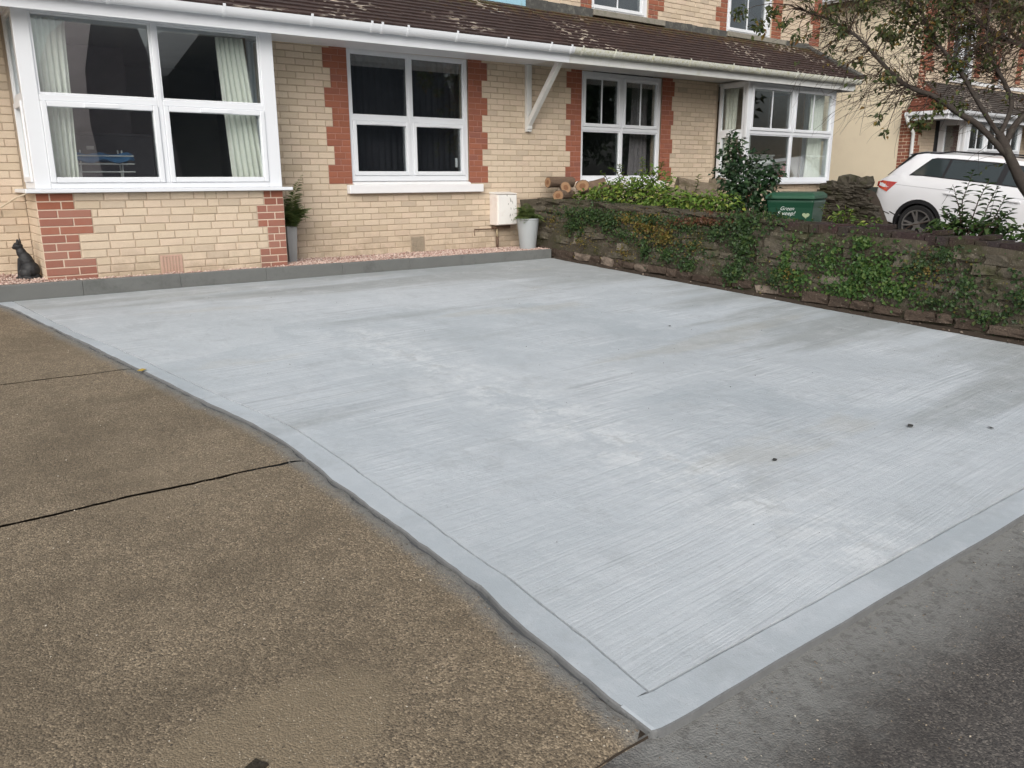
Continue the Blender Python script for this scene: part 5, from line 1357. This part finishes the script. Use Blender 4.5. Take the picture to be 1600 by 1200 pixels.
# dry stone wall between the gardens
dw = thing('dry_stone_wall', 'dark dry stone wall with upright capping stones between bin and car', 'wall', (0, 0, 0))
def dtop(y): return -.10 if y > -1.62 else -.10 - .72 * sstep(-1.62, -2.15, y)
b = MB(); yy = [-.9 - .1 * i for i in range(16)]
for y in yy: b.v += [(13.88, y, -1.3), (13.86, y, max(-1.1, dtop(y) - .06)), (14.15, y, max(-1.1, dtop(y) - .06)), (14.15, y, -1.3)]
for j in range(len(yy) - 1):
    for i in range(3): a = j * 4 + i; b.f.append((a, a + 1, a + 5, a + 4)); b.mi.append(0)
b.f.append((0, 1, 2, 3)); b.mi.append(0); b.build('wall_core', M['soil'], dw)
z = -1.2
while z < -.06:
    h = rnd.uniform(.035, .062); y = -.88 + rnd.uniform(0, .1)
    while y > -2.45:
        ln = rnd.uniform(.09, .26)
        if z + h / 2 < dtop(y - ln / 2) + .01: put_stone(dw, (13.86 + rnd.uniform(-.04, .03), y - ln / 2, z + h / 2 + rnd.uniform(-.008, .008)), (.2, ln, h * 1.15), 'dry', (rnd.uniform(-.08, .08), rnd.uniform(-.1, .1), rnd.uniform(-.12, .12)))
        y -= ln
    z += h * .92
for (y, hgt, ln, rx) in ((-1.28, .24, .26, .05), (-1.60, .22, .20, -.1), (-1.0, .14, .2, .2), (-1.47, .12, .16, 0), (-1.10, .10, .16, .3), (-.88, .10, .16, .1)):
    put_stone(dw, (13.95, y, dtop(y) + hgt / 2 - .05), (.26, ln, hgt), 'dry', (rx, 0, rnd.uniform(-.2, .2)), 'capping_stone')

# ------------------------------------------------------------------ parked car
SLOPE = math.atan(.105)
car = thing('car', 'white parked estate-style SUV with black trim on the sloping drive', 'car', (15.93, -1.06, -1.03))
car.rotation_euler = Euler((SLOPE, 0, 0)).to_quaternion().to_euler() 
# local: -y forwards, x lateral (near side -x), z up
def lerp_tab(tab, l):
    for (a, va), (c, vb) in zip(tab[:-1], tab[1:]):
        if a <= l <= c: t = (l - a) / (c - a); t = t * t * (3 - 2 * t) if False else t; return va + (vb - va) * t
    return tab[-1][1] if l > tab[-1][0] else tab[0][1]
ROOF = [(0, .80), (.05, .97), (.09, 1.08), (.14, 1.13), (.30, 1.30), (.45, 1.46), (.58, 1.575), (.70, 1.605), (1.3, 1.63), (2.0, 1.635), (2.7, 1.60), (3.1, 1.48), (3.6, 1.18), (3.75, 1.10), (4.3, 1.0), (4.55, .88), (4.68, .70)]
BELT = [(0, .78), (.05, .95), (.09, 1.06), (.3, 1.16), (.9, 1.19), (2, 1.175), (3.2, 1.14), (3.6, 1.09), (4.3, .97), (4.68, .66)]
WID = [(0, .76), (.08, .85), (.25, .905), (.6, .93), (1.0, .935), (3.6, .935), (4.3, .88), (4.55, .78), (4.68, .62)]
BOT = [(0, .40), (.2, .30), (.6, .24), (4.2, .24), (4.68, .34)]
RW = [(0, .70), (.3, .72), (.8, .66), (1.2, .65), (2.7, .64), (3.2, .68), (3.7, .78), (4.68, .55)]
def section(l):
    w = lerp_tab(WID, l); bz = lerp_tab(BOT, l); be = lerp_tab(BELT, l); ro = max(lerp_tab(ROOF, l), be + .02); rw = min(lerp_tab(RW, l), w - .03)
    sh = min(1.0, be - .06)
    return [(w * .80, bz), (w * .965, bz + .06), (w * .985, bz + .25), (w, .72 if be > .8 else .6), (w * .995, sh - .05), (w * .985, sh), (w * .955, be), (rw + (w * .955 - rw) * .12, be + (ro - be) * .78), (rw * .93, ro - (ro - be) * .06), (rw * .55, ro), (0, ro + .008)]
ls = [0, .03, .05, .09, .14, .22, .30, .38, .45, .52, .58, .7, .8, .9, 1.1, 1.3, 1.6, 2.0, 2.4, 2.7, 2.9, 3.1, 3.35, 3.6, 3.75, 4.0, 4.3, 4.45, 4.55, 4.63, 4.68]
b = MB(); rings = []
for l in ls:
    s_ = section(l); full = [(-w, z) for w, z in s_] + [(w, z) for w, z in s_[-2::-1]]
    rings.append([len(b.v) + i for i in range(len(full))]); b.v += [(x, -l, z) for x, z in full]
n = len(rings[0])
for r0, r1 in zip(rings[:-1], rings[1:]):
    for i in range(n): j = (i + 1) % n; b.f.append((r0[i], r1[i], r1[j], r0[j])); b.mi.append(0)
b.f.append(tuple(rings[0])); b.f.append(tuple(rings[-1])[::-1]); b.mi += [0, 0]
body = b.build('body', M['carpaint'], car)
bm = bmesh.new(); bm.from_mesh(body.data); bmesh.ops.recalc_face_normals(bm, faces=bm.faces); bm.to_mesh(body.data); bm.free()
WR = .355; WL = [.97, 3.72]
cut = MB()
for l in WL:
    pts = [(-l + .40 * math.cos(2 * math.pi * i / 28), .34 + .40 * math.sin(2 * math.pi * i / 28)) for i in range(28)]
    cut.prism(pts, 0, -1.2, -.55); cut.prism(pts, 0, .55, 1.2)
cme = cut.mesh('cut', M['carblack']); co = bpy.data.objects.new('cut', cme); col.objects.link(co); co.parent = car
bm = bmesh.new(); bm.from_mesh(cme); bmesh.ops.recalc_face_normals(bm, faces=bm.faces); bm.to_mesh(cme); bm.free()
md = body.modifiers.new('arch', 'BOOLEAN'); md.object = co; md.operation = 'DIFFERENCE'; md.solver = 'EXACT'
bpy.context.view_layer.update(); dg = bpy.context.evaluated_depsgraph_get(); nm = bpy.data.meshes.new_from_object(body.evaluated_get(dg)); body.modifiers.clear(); body.data = nm; bpy.data.objects.remove(co)
nm.name = 'body'; smooth_angle(body, 24)
def side_pt(l, t, off=0.0, near=True):      # on the glasshouse, t from belt (0) to roof edge (1)
    s_ = section(l); a, c, d = s_[6], s_[7], s_[8]
    if t < .78: k = t / .78; w = a[0] + (c[0] - a[0]) * k; z = a[1] + (c[1] - a[1]) * k
    else: k = (t - .78) / .22; w = c[0] + (d[0] - c[0]) * k; z = c[1] + (d[1] - c[1]) * k
    return ((-1 if near else 1) * (w + off), -l, z)
def low_pt(l, z, off=0.0, near=True):        # on the lower body side
    s_ = section(l)
    for (w0, z0), (w1, z1) in zip(s_[:6], s_[1:7]):
        if z0 <= z <= z1: k = (z - z0) / max(1e-5, z1 - z0); return ((-1 if near else 1) * (w0 + (w1 - w0) * k + off), -l, z)
    return ((-1 if near else 1) * (s_[3][0] + off), -l, z)
for near in (True, False):
    b = MB()          # black surround, then panes
    L0, L1 = .64, 3.22
    def topt(l): return .80 if .92 < l < 2.75 else (.06 + .74 * min(1, (l - L0) / .28) if l <= .92 else .06 + .74 * max(0, (L1 - l) / .47))
    cols = [L0 + (L1 - L0) * i / 30 for i in range(31)]
    for a, c in zip(cols[:-1], cols[1:]):
        for t0, t1 in ((0, .5), (.5, 1)):
            b.face([side_pt(a, .03 + (topt(a) - .03) * t0, .004, near), side_pt(c, .03 + (topt(c) - .03) * t0, .004, near), side_pt(c, .03 + (topt(c) - .03) * t1, .004, near), side_pt(a, .03 + (topt(a) - .03) * t1, .004, near)])
    sd_ = b.build('window_surround', M['carblack'], car)
    for (pa, pb) in ((.70, 1.22), (1.27, 2.14), (2.24, 3.12)):
        b = MB(); cols = [pa + (pb - pa) * i / 12 for i in range(13)]
        for a, c in zip(cols[:-1], cols[1:]):
            for t0, t1 in ((0, .5), (.5, 1)):
                f_ = lambda l, t: side_pt(l, .07 + (topt(l) - .055 - .07) * t if topt(l) > .14 else .07, .0075, near)
                b.face([f_(a, t0), f_(c, t0), f_(c, t1), f_(a, t1)])
        b.build('side_glass', M['cglass'] if 'cglass' in M else plain('dark_tinted_glass', (.03, .04, .042), .05, .1, 3, 1.0), sd_, smooth=True); M.setdefault('cglass', bpy.data.materials['dark_tinted_glass'])
    # lower cladding, arch trims, seams, handles
    b = MB()
    for a, c in [(1.40, 1.8), (1.8, 2.3), (2.3, 2.8), (2.8, 3.28)]:
        b.face([low_pt(a, .245, .004, near), low_pt(c, .245, .004, near), low_pt(c, .40, .008, near), low_pt(a, .40, .008, near)])
    b.build('sill_cladding', M['carblack'], car)
    for l in WL:
        b = MB(); r0, r1 = .385, .455
        for i in range(20):
            a0, a1 = -.25 + (math.pi + .5) * i / 20, -.25 + (math.pi + .5) * (i + 1) / 20
            q = []
            for (aa, rr) in ((a0, r0), (a1, r0), (a1, r1), (a0, r1)):
                ll = l + rr * math.cos(aa); zz = .34 + rr * math.sin(aa); q.append(low_pt(max(.02, min(4.66, ll)), max(.25, zz), .009, near))
            b.face(q)
        b.build('arch_trim', M['carblack'], car)
        b = MB(); sgn = -1 if near else 1
        for i in range(20):
            a0, a1 = math.pi * 2 * i / 20, math.pi * 2 * (i + 1) / 20
            b.face([(sgn * .92, -l - .398 * math.cos(a0), .34 + .398 * math.sin(a0)), (sgn * .92, -l - .398 * math.cos(a1), .34 + .398 * math.sin(a1)), (sgn * .56, -l - .398 * math.cos(a1), .34 + .398 * math.sin(a1)), (sgn * .56, -l - .398 * math.cos(a0), .34 + .398 * math.sin(a0))])
        b.face([(sgn * .561, -l - .398 * math.cos(math.pi * 2 * i / 20), .34 + .398 * math.sin(math.pi * 2 * i / 20)) for i in range(20)])
        b.build('wheel_housing', M['carblack'], car)
        w = MB(); R_ = WR; pr_ = [(.255, -.095), (.325, -.105), (R_ - .012, -.085), (R_, -.05), (R_, .05), (R_ - .012, .085), (.325, .105), (.255, .095)]
        w.lathe(pr_ + pr_[:1], 36, cap=False); wh = w.build('wheel', M['tyre'], car); wh.location = (sgn * .825, -l, WR - .01); wh.rotation_euler = (0, R(-90) if near else R(90), 0); smooth_angle(wh, 40)
        w = MB(); w.lathe([(.258, .098), (.258, .104), (.232, .099), (.225, .02), (.05, .03), (.002, .03)], 36, cap=False); rm_ = w.build('rim', M['alloy_dark'], wh); smooth_angle(rm_, 40)
        w = MB()
        w.lathe([(.262, .099), (.262, .107), (.243, .106), (.240, .09)], 36, cap=False)
        for k in range(5):
            for dlt in (-.17, .17):
                a = 2 * math.pi * k / 5 + .3; a2 = a + dlt; p0 = Vector((.045 * math.cos(a), .045 * math.sin(a), .074)); p1 = Vector((.246 * math.cos(a2), .246 * math.sin(a2), .094)); w.beam(p0, p1, .030, .022)
        w.lathe([(.062, .05), (.062, .085), (.02, .09)], 16)
        w.build('spoke', M['alloy'], wh)
    for l in (1.22, 2.20, 3.25):
        b = MB(); zz = [.46 + (1.12 - .46) * i / 8 for i in range(9)]
        for a, c in zip(zz[:-1], zz[1:]): b.face([low_pt(l - .0035, a, .0015, near), low_pt(l + .0035, a, .0015, near), low_pt(l + .0035, c, .0015, near), low_pt(l - .0035, c, .0015, near)])
        if l == 1.22: b.v = []; b.f = []; b.mi = []; [b.face([low_pt(1.36 + .10 * math.sin((a - .76) * 4) - .0035, a, .0015, near), low_pt(1.36 + .10 * math.sin((a - .76) * 4) + .0035, a, .0015, near), low_pt(1.36 + .10 * math.sin((c - .76) * 4) + .0035, c, .0015, near), low_pt(1.36 + .10 * math.sin((c - .76) * 4) - .0035, c, .0015, near)]) for a, c in zip([.76 + .045 * i for i in range(8)], [.805 + .045 * i for i in range(8)])]
        b.build('door_seam', M['seam'], car)
    b = MB()
    for i in range(24):
        a, c = .35 + 3.2 * i / 24, .35 + 3.2 * (i + 1) / 24; b.face([low_pt(a, 1.012, .002, near), low_pt(c, 1.010, .002, near), low_pt(c, 1.000, .001, near), low_pt(a, 1.002, .001, near)])
    b.build('shoulder_crease_shade', plain('crease_shade_paint', (.50, .51, .54), .4, .02, 5), car)  # darker strip paints in the shade along the shoulder
    for l in (1.36, 2.42):
        b = MB(); p = low_pt(l, .955, .022, near); p2 = low_pt(l + .2, .95, .022, near); b.beam(p, p2, .022, .03); o = b.build('door_handle', M['carpaint'], car, bevel=.008)
    # tail lamp: wedge wrapping the rear corner
    b = MB(); s0 = [(.02, 1.045), (.10, 1.05), (.22, 1.055), (.36, 1.06), (.30, .98), (.21, .90), (.12, .915), (.02, .93)]
    top_ = [(.07, 1.06), (.14, 1.085), (.24, 1.085), (.46, 1.085)]; bot_ = [(.05, .93), (.12, .91), (.29, .86), (.45, 1.045)]
    def fine(tb): return [(tb[i][0] + (tb[i + 1][0] - tb[i][0]) * k / 6, tb[i][1] + (tb[i + 1][1] - tb[i][1]) * k / 6) for i in range(3) for k in range(6)] + [tb[3]]
    top_, bot_ = fine(top_), fine(bot_)
    for i in range(18):
        b.face([low_pt(top_[i][0], top_[i][1] - .035, .006, near), low_pt(top_[i + 1][0], top_[i + 1][1] - .035, .006, near), low_pt(bot_[i + 1][0], bot_[i + 1][1], .006, near), low_pt(bot_[i][0], bot_[i][1], .006, near)], 0 if not 7 <= i < 12 else 1)
    s_ = -1 if near else 1
    b.face([(s_ * .40, .004, .93), (s_ * .40, .004, 1.02), low_pt(.02, 1.015, .006, near), low_pt(.02, .93, .006, near)], 0)
    b.build('tail_lamp', [M['lamp'], M['lamp_amber']], car)
    b = MB(); b.face([low_pt(.02, .64, .006, near), low_pt(.02, .70, .006, near), low_pt(.12, .695, .006, near), low_pt(.16, .625, .006, near)]); b.build('rear_reflector', M['lamp'], car)
    b = MB(); pts = [(s_ * (section(l)[8][0] - .02), -l, section(l)[8][1] + (.055 if .95 < l < 2.7 else .012)) for l in (.80, .95, 1.2, 1.6, 2.0, 2.4, 2.65, 2.75)]; b.tube(pts, .014, 6); b.build('roof_rail', M['carblack'], car, smooth=True)
b = MB()           # lower black bumper wrapped round the back
for near in (True, False):
    cc = [.0, .1, .25, .42, .56]
    for a, c in zip(cc[:-1], cc[1:]): b.face([low_pt(a, max(.41 if a == 0 else lerp_tab(BOT, a) + .02, .27), .007, near), low_pt(c, max(.27, lerp_tab(BOT, c) + .02), .007, near), low_pt(c, .50 - .05 * c, .010, near), low_pt(a, .52, .010, near)])
b.face([(-.78, .012, .40), (.78, .012, .40), (.78, .012, .52), (-.78, .012, .52)]); b.build('rear_bumper', M['carblack'], car)
b = MB(); b.add([(-.64, -.44, 1.55), (.64, -.44, 1.55), (.60, -.72, 1.622), (-.60, -.72, 1.622), (-.64, -.47, 1.50), (.64, -.47, 1.50)], [(0, 1, 2, 3), (4, 5, 1, 0)], Matrix.Identity(4)); b.build('roof_spoiler', M['carpaint'], car)
b = MB(); q = [section(l) for l in (.14, .30, .45, .56)]; lv = (.14, .30, .45, .56)
for i in range(3):
    z0, z1 = lerp_tab(ROOF, lv[i]) + .012, lerp_tab(ROOF, lv[i + 1]) + .012; b.face([(-.70, -lv[i] + .012, z0), (.70, -lv[i] + .012, z0), (.66, -lv[i + 1] + .012, z1), (-.66, -lv[i + 1] + .012, z1)])
b.build('rear_window', M['cglass'], car)
b = MB(); l0, l1 = 2.74, 3.58; b.face([(-.60, -l0, lerp_tab(ROOF, l0) + .006), (.60, -l0, lerp_tab(ROOF, l0) + .006), (.74, -l1, lerp_tab(ROOF, l1) + .012), (-.74, -l1, lerp_tab(ROOF, l1) + .012)]); b.build('windscreen', M['cglass'], car)
for s_ in (-1, 1):
    b = MB(); b.lathe([(.03, -.07), (.085, -.05), (.10, 0), (.085, .05), (.03, .07)], 12); o = b.build('wing_mirror', M['carpaint'], car, smooth=True); o.location = (s_ * 1.02, -3.12, 1.20); o.scale = (.9, .6, .9)
    b = MB(); b.face([(s_ * .45, -4.66, .70), (s_ * .70, -4.60, .72), (s_ * .80, -4.5, .80), (s_ * .5, -4.60, .80)]); b.build('headlight', M['alloy'], car)

# ------------------------------------------------------------------ tree in the next garden
tr = thing('tree', 'bare-branched small tree with sparse olive leaves in the next garden', 'tree', (10.6, -6.05, soil_z(10.6, -6.05)))
TO = Vector(tr.location)
def branch(pts, r0, r1, name):
    b = MB(); P = [Vector(p) for p in pts]; Q = []
    for i in range(len(P) - 1):
        for s in range(4):
            t = s / 4; a = P[max(i - 1, 0)]; c = P[i]; d = P[i + 1]; e = P[min(i + 2, len(P) - 1)]
            Q.append(.5 * ((2 * c) + (d - a) * t + (2 * a - 5 * c + 4 * d - e) * t * t + (-a + 3 * c - 3 * d + e) * t ** 3))
    Q.append(P[-1]); n = len(Q); rr = [(r0 + (r1 - r0) * i / (n - 1)) * (1 + .08 * rnd.uniform(-1, 1)) for i in range(n)]
    b.tube([q - TO for q in Q], rr, 8); b.build(name, M['bark'], tr, smooth=True); return Q
trunk = branch([(10.6, -6.05, -1.3), (10.57, -5.95, -.9), (10.5, -5.78, -.45), (10.38, -5.54, -.04), (10.3, -5.36, .31), (10.25, -5.26, .53)], .085, .048, 'trunk')
BA = branch([(10.3, -5.36, .28), (10.08, -5.1, .62), (9.93, -4.94, .75), (9.73, -4.73, .94), (9.57, -4.58, 1.02), (9.44, -4.44, 1.13), (9.3, -4.27, 1.34), (9.17, -4.09, 1.57), (9.08, -3.99, 1.67)], .038, .014, 'branch')
BB = branch([(10.27, -5.29, .46), (10.14, -5.08, .81), (10.03, -4.89, 1.15), (9.93, -4.73, 1.39), (9.82, -4.58, 1.6), (9.77, -4.46, 1.87), (9.76, -4.35, 2.3)], .029, .011, 'branch')
BC = branch([(10.25, -5.26, .51), (10.41, -5.28, .84), (10.39, -5.18, 1.09), (10.34, -5.08, 1.27), (10.28, -4.98, 1.48), (10.36, -4.93, 1.8), (10.45, -4.87, 2.3)], .029, .011, 'branch')
BD = branch([(10.28, -5.32, .42), (10.44, -5.36, .67), (10.67, -5.47, .88), (10.96, -5.57, 1.23), (11.12, -5.54, 1.9)], .040, .02, 'branch')
BE = branch([(10.96, -5.57, 1.23), (10.63, -5.23, 1.5), (10.48, -5.09, 1.58), (10.34, -4.95, 1.68), (10.12, -4.7, 1.98)], .036, .010, 'branch')
BF_ = branch([(9.08, -3.99, 1.67), (8.98, -3.80, 1.80), (8.85, -3.55, 1.92)], .014, .006, 'branch')
BG = branch([(9.77, -4.46, 1.87), (9.55, -4.05, 2.1), (9.3, -3.7, 2.3)], .016, .006, 'branch')
tw = MB(); lf = MB()
LEFT = Vector((-.45, .75, .0))
def twig(p, d, L, r=.0042, leaves=0, lsz=.068, depth=0):
    pts = [p]; d = d.normalized()
    n = 7
    for i in range(n):
        d = (d + Vector((rnd.gauss(0, .16), rnd.gauss(0, .16), rnd.gauss(0, .16) - .035))).normalized(); pts.append(pts[-1] + d * L / n)
    tw.tube([q - TO for q in pts], [r * (1 - .75 * i / n) for i in range(n + 1)], 3, cap=False)
    for k in range(leaves):
        q = pts[rnd.randint(2, n)] - TO; dd = d * .5 + Vector((rnd.uniform(-1, 1), rnd.uniform(-1, 1), rnd.uniform(-1.3, .2)))
        s = lsz * rnd.uniform(.6, 1.2); lf.leaf(q, dd, Vector((rnd.uniform(-1, 1), rnd.uniform(-1, 1), .8)), s, s * .52)
    if depth:
        for _ in range(depth):
            i = rnd.randint(1, n - 1); twig(pts[i], d + Vector((rnd.gauss(0, .6), rnd.gauss(0, .6), rnd.gauss(0, .5))), L * rnd.uniform(.35, .6), r * .6, leaves // 2 if rnd.random() < .5 else 0, lsz)
    return pts
def spray(Q, n, i0, i1, dirs, L, leafp, ln=4, depth=1):
    for _ in range(n):
        p = Q[rnd.randint(int(i0 * (len(Q) - 1)), int(i1 * (len(Q) - 1)))]; d = Vector(rnd.choice(dirs)) + Vector((rnd.gauss(0, .3), rnd.gauss(0, .3), rnd.gauss(0, .35)))
        twig(p, d, rnd.uniform(*L), rnd.uniform(.003, .0055), ln if rnd.random() < leafp else 0, depth=depth)
D_L = (-.42, .8, .1); D_U = (-.2, .3, 1); D_D = (-.4, .7, -.5); D_R = (.4, -.6, .4)
spray(BA, 190, .35, 1, [D_L, D_L, D_U, D_D], (.35, .95), .18)
spray(BB, 150, .3, 1, [D_L, D_L, D_U, D_R], (.4, 1.1), .3)
spray(BC, 150, .3, 1, [D_L, D_U, D_R, D_L], (.4, 1.0), .3)
spray(BE, 140, .2, 1, [D_L, D_L, D_U, D_D], (.4, 1.0), .36)
spray(BD, 70, .4, 1, [D_U, D_R, D_L], (.4, .9), .55)
spray(BF_, 50, 0, 1, [D_L, D_U, D_D], (.3, .7), .5)
spray(BG, 90, 0, 1, [D_L, D_L, D_U], (.4, .9), .6)
spray(trunk, 8, .7, 1, [D_L, D_R], (.3, .6), .5)
tw.build('twig', M['twig'], tr, 'stuff')
# leaf clumps at the outer twigs
def clump(c, r, n, sz=.070):
    c = Vector(c)
    for _ in range(int(n * 2.4)):
        v = Vector((rnd.gauss(0, 1), rnd.gauss(0, 1), rnd.gauss(0, 1))).normalized() * r * rnd.random() ** .5
        s = sz * rnd.uniform(.65, 1.2); lf.leaf(c + v - TO, Vector((rnd.uniform(-1, 1), rnd.uniform(-1, 1), rnd.uniform(-1.4, .1))), Vector((rnd.uniform(-1, 1), rnd.uniform(-1, 1), .8)), s, s * .55)
CL = [(7.94, -3.33, 1.84, .10, 16), (8.09, -3.48, 1.70, .12, 22), (8.22, -3.54, 1.84, .12, 18), (8.32, -3.65, 1.73, .07, 14), (8.81, -4.05, 1.66, .07, 18), (8.5, -3.7, 1.61, .08, 10), (9.25, -4.05, 1.91, .16, 36), (9.38, -4.23, 1.66, .12, 30),
      (9.65, -4.36, 1.87, .20, 70), (9.49, -4.32, 1.62, .12, 36), (9.78, -4.54, 1.66, .20, 80), (10.16, -4.62, 1.89, .22, 90), (10.25, -4.75, 1.71, .18, 60), (10.39, -4.92, 1.53, .14, 36), (10.65, -5.0, 1.89, .22, 80), (10.71, -5.1, 1.71, .18, 50), (8.86, -3.89, 1.89, .12, 14),
      (8.99, -4.49, .71, .06, 9), (9.04, -4.58, .55, .05, 6), (9.47, -4.74, .66, .12, 40), (9.85, -4.84, 1.26, .13, 30), (9.64, -4.82, .84, .10, 20), (10.28, -5.02, 1.34, .11, 26), (9.95, -4.92, .84, .10, 16), (8.93, -4.25, 1.31, .08, 10), (9.13, -4.46, 1.14, .10, 16), (10.0, -4.6, 2.1, .4, 90), (9.4, -4.2, 2.2, .4, 60), (10.8, -5.0, 2.2, .4, 90)]
tw = MB()
allq = BA + BB + BC + BE + BG + BF_
for (x, y, z, r, n) in CL:
    c = Vector((x, y, z)); q = min(allq, key=lambda p: (p - c).length)
    if (q - c).length > .12:
        m = q.lerp(c, .55) + Vector((0, 0, .06 + .05 * rnd.random())); pts = [q, q.lerp(m, .5) + Vector((0, 0, .03)), m, m.lerp(c, .5) + Vector((0, 0, .02)), c]
        tw.tube([p - TO for p in pts], [.008, .007, .005, .004, .003], 4)
    clump((x, y, z), r, n)
tw.build('twig', M['twig'], tr, 'stuff', smooth=True)
lf.build('foliage', M['treeleaf'], tr)

# ------------------------------------------------------------------ litter on the ground
def fallen(label, x, y, s, mat, rz, z=None):
    b = MB(); z = gz(y) + .006 if z is None else z
    pts = [(-1, 0, .1), (-.4, -.5, .0), (.4, -.42, .12), (1, 0, .02), (.35, .45, .22), (-.45, .42, .1)]
    b.v = [(p[0] * s, p[1] * s, p[2] * s) for p in pts] + [(0, 0, .02 * s)]
    for i in range(6): b.f.append((i, (i + 1) % 6, 6)); b.mi.append(0)
    o = b.build('leaf', M[mat], None); o.location = (x, y, z); o.rotation_euler.z = rz; md = o.modifiers.new('t', 'SOLIDIFY'); md.thickness = .0015
    return props(o, label, 'leaf')
fallen('yellow fallen leaf at the edge of the old brown drive', 1.215, -3.93, .035, 'leafdry', .4)
fallen('curled dark leaf on the new concrete, the largest dark speck', 4.47, -7.40, .030, 'darkbit', .2)
fallen('small curled leaf on the concrete near the right edge of the picture', 4.83, -7.68, .022, 'darkbit', 1.2)
fallen('dark leaf scrap in the middle of the new concrete', 3.36, -7.28, .022, 'darkbit', .3)
fallen('tiny dark leaf on the concrete nearer the house', 5.33, -4.82, .020, 'darkbit', .9)
o = put_stone(None, (.52, -7.80, gz(-7.8)), (.06, .035, .022), 'coping', (0, .1, .5), 'shoe_toe_stand_in'); props(o, 'dark piece standing in for a shoe toe at the bottom edge of the picture', 'stone')  # stone mesh standing in for a shoe toe
def fd():
    x = rnd.uniform(1.8, 7.2); y = rnd.uniform(-8, -1.2); return x, y, gz(y) + .006
gritmesh('concrete_crumbs', 170, fd, .0015, .0055, M['darkbit'])
def fe():
    y = rnd.uniform(-8.3, -1); x = edge_line(outer, y, .01) + rnd.gauss(-.03, .02); return x, y, gz(y) - .008
gritmesh('edge_crumbs', 300, fe, .002, .007, M['kerb'])
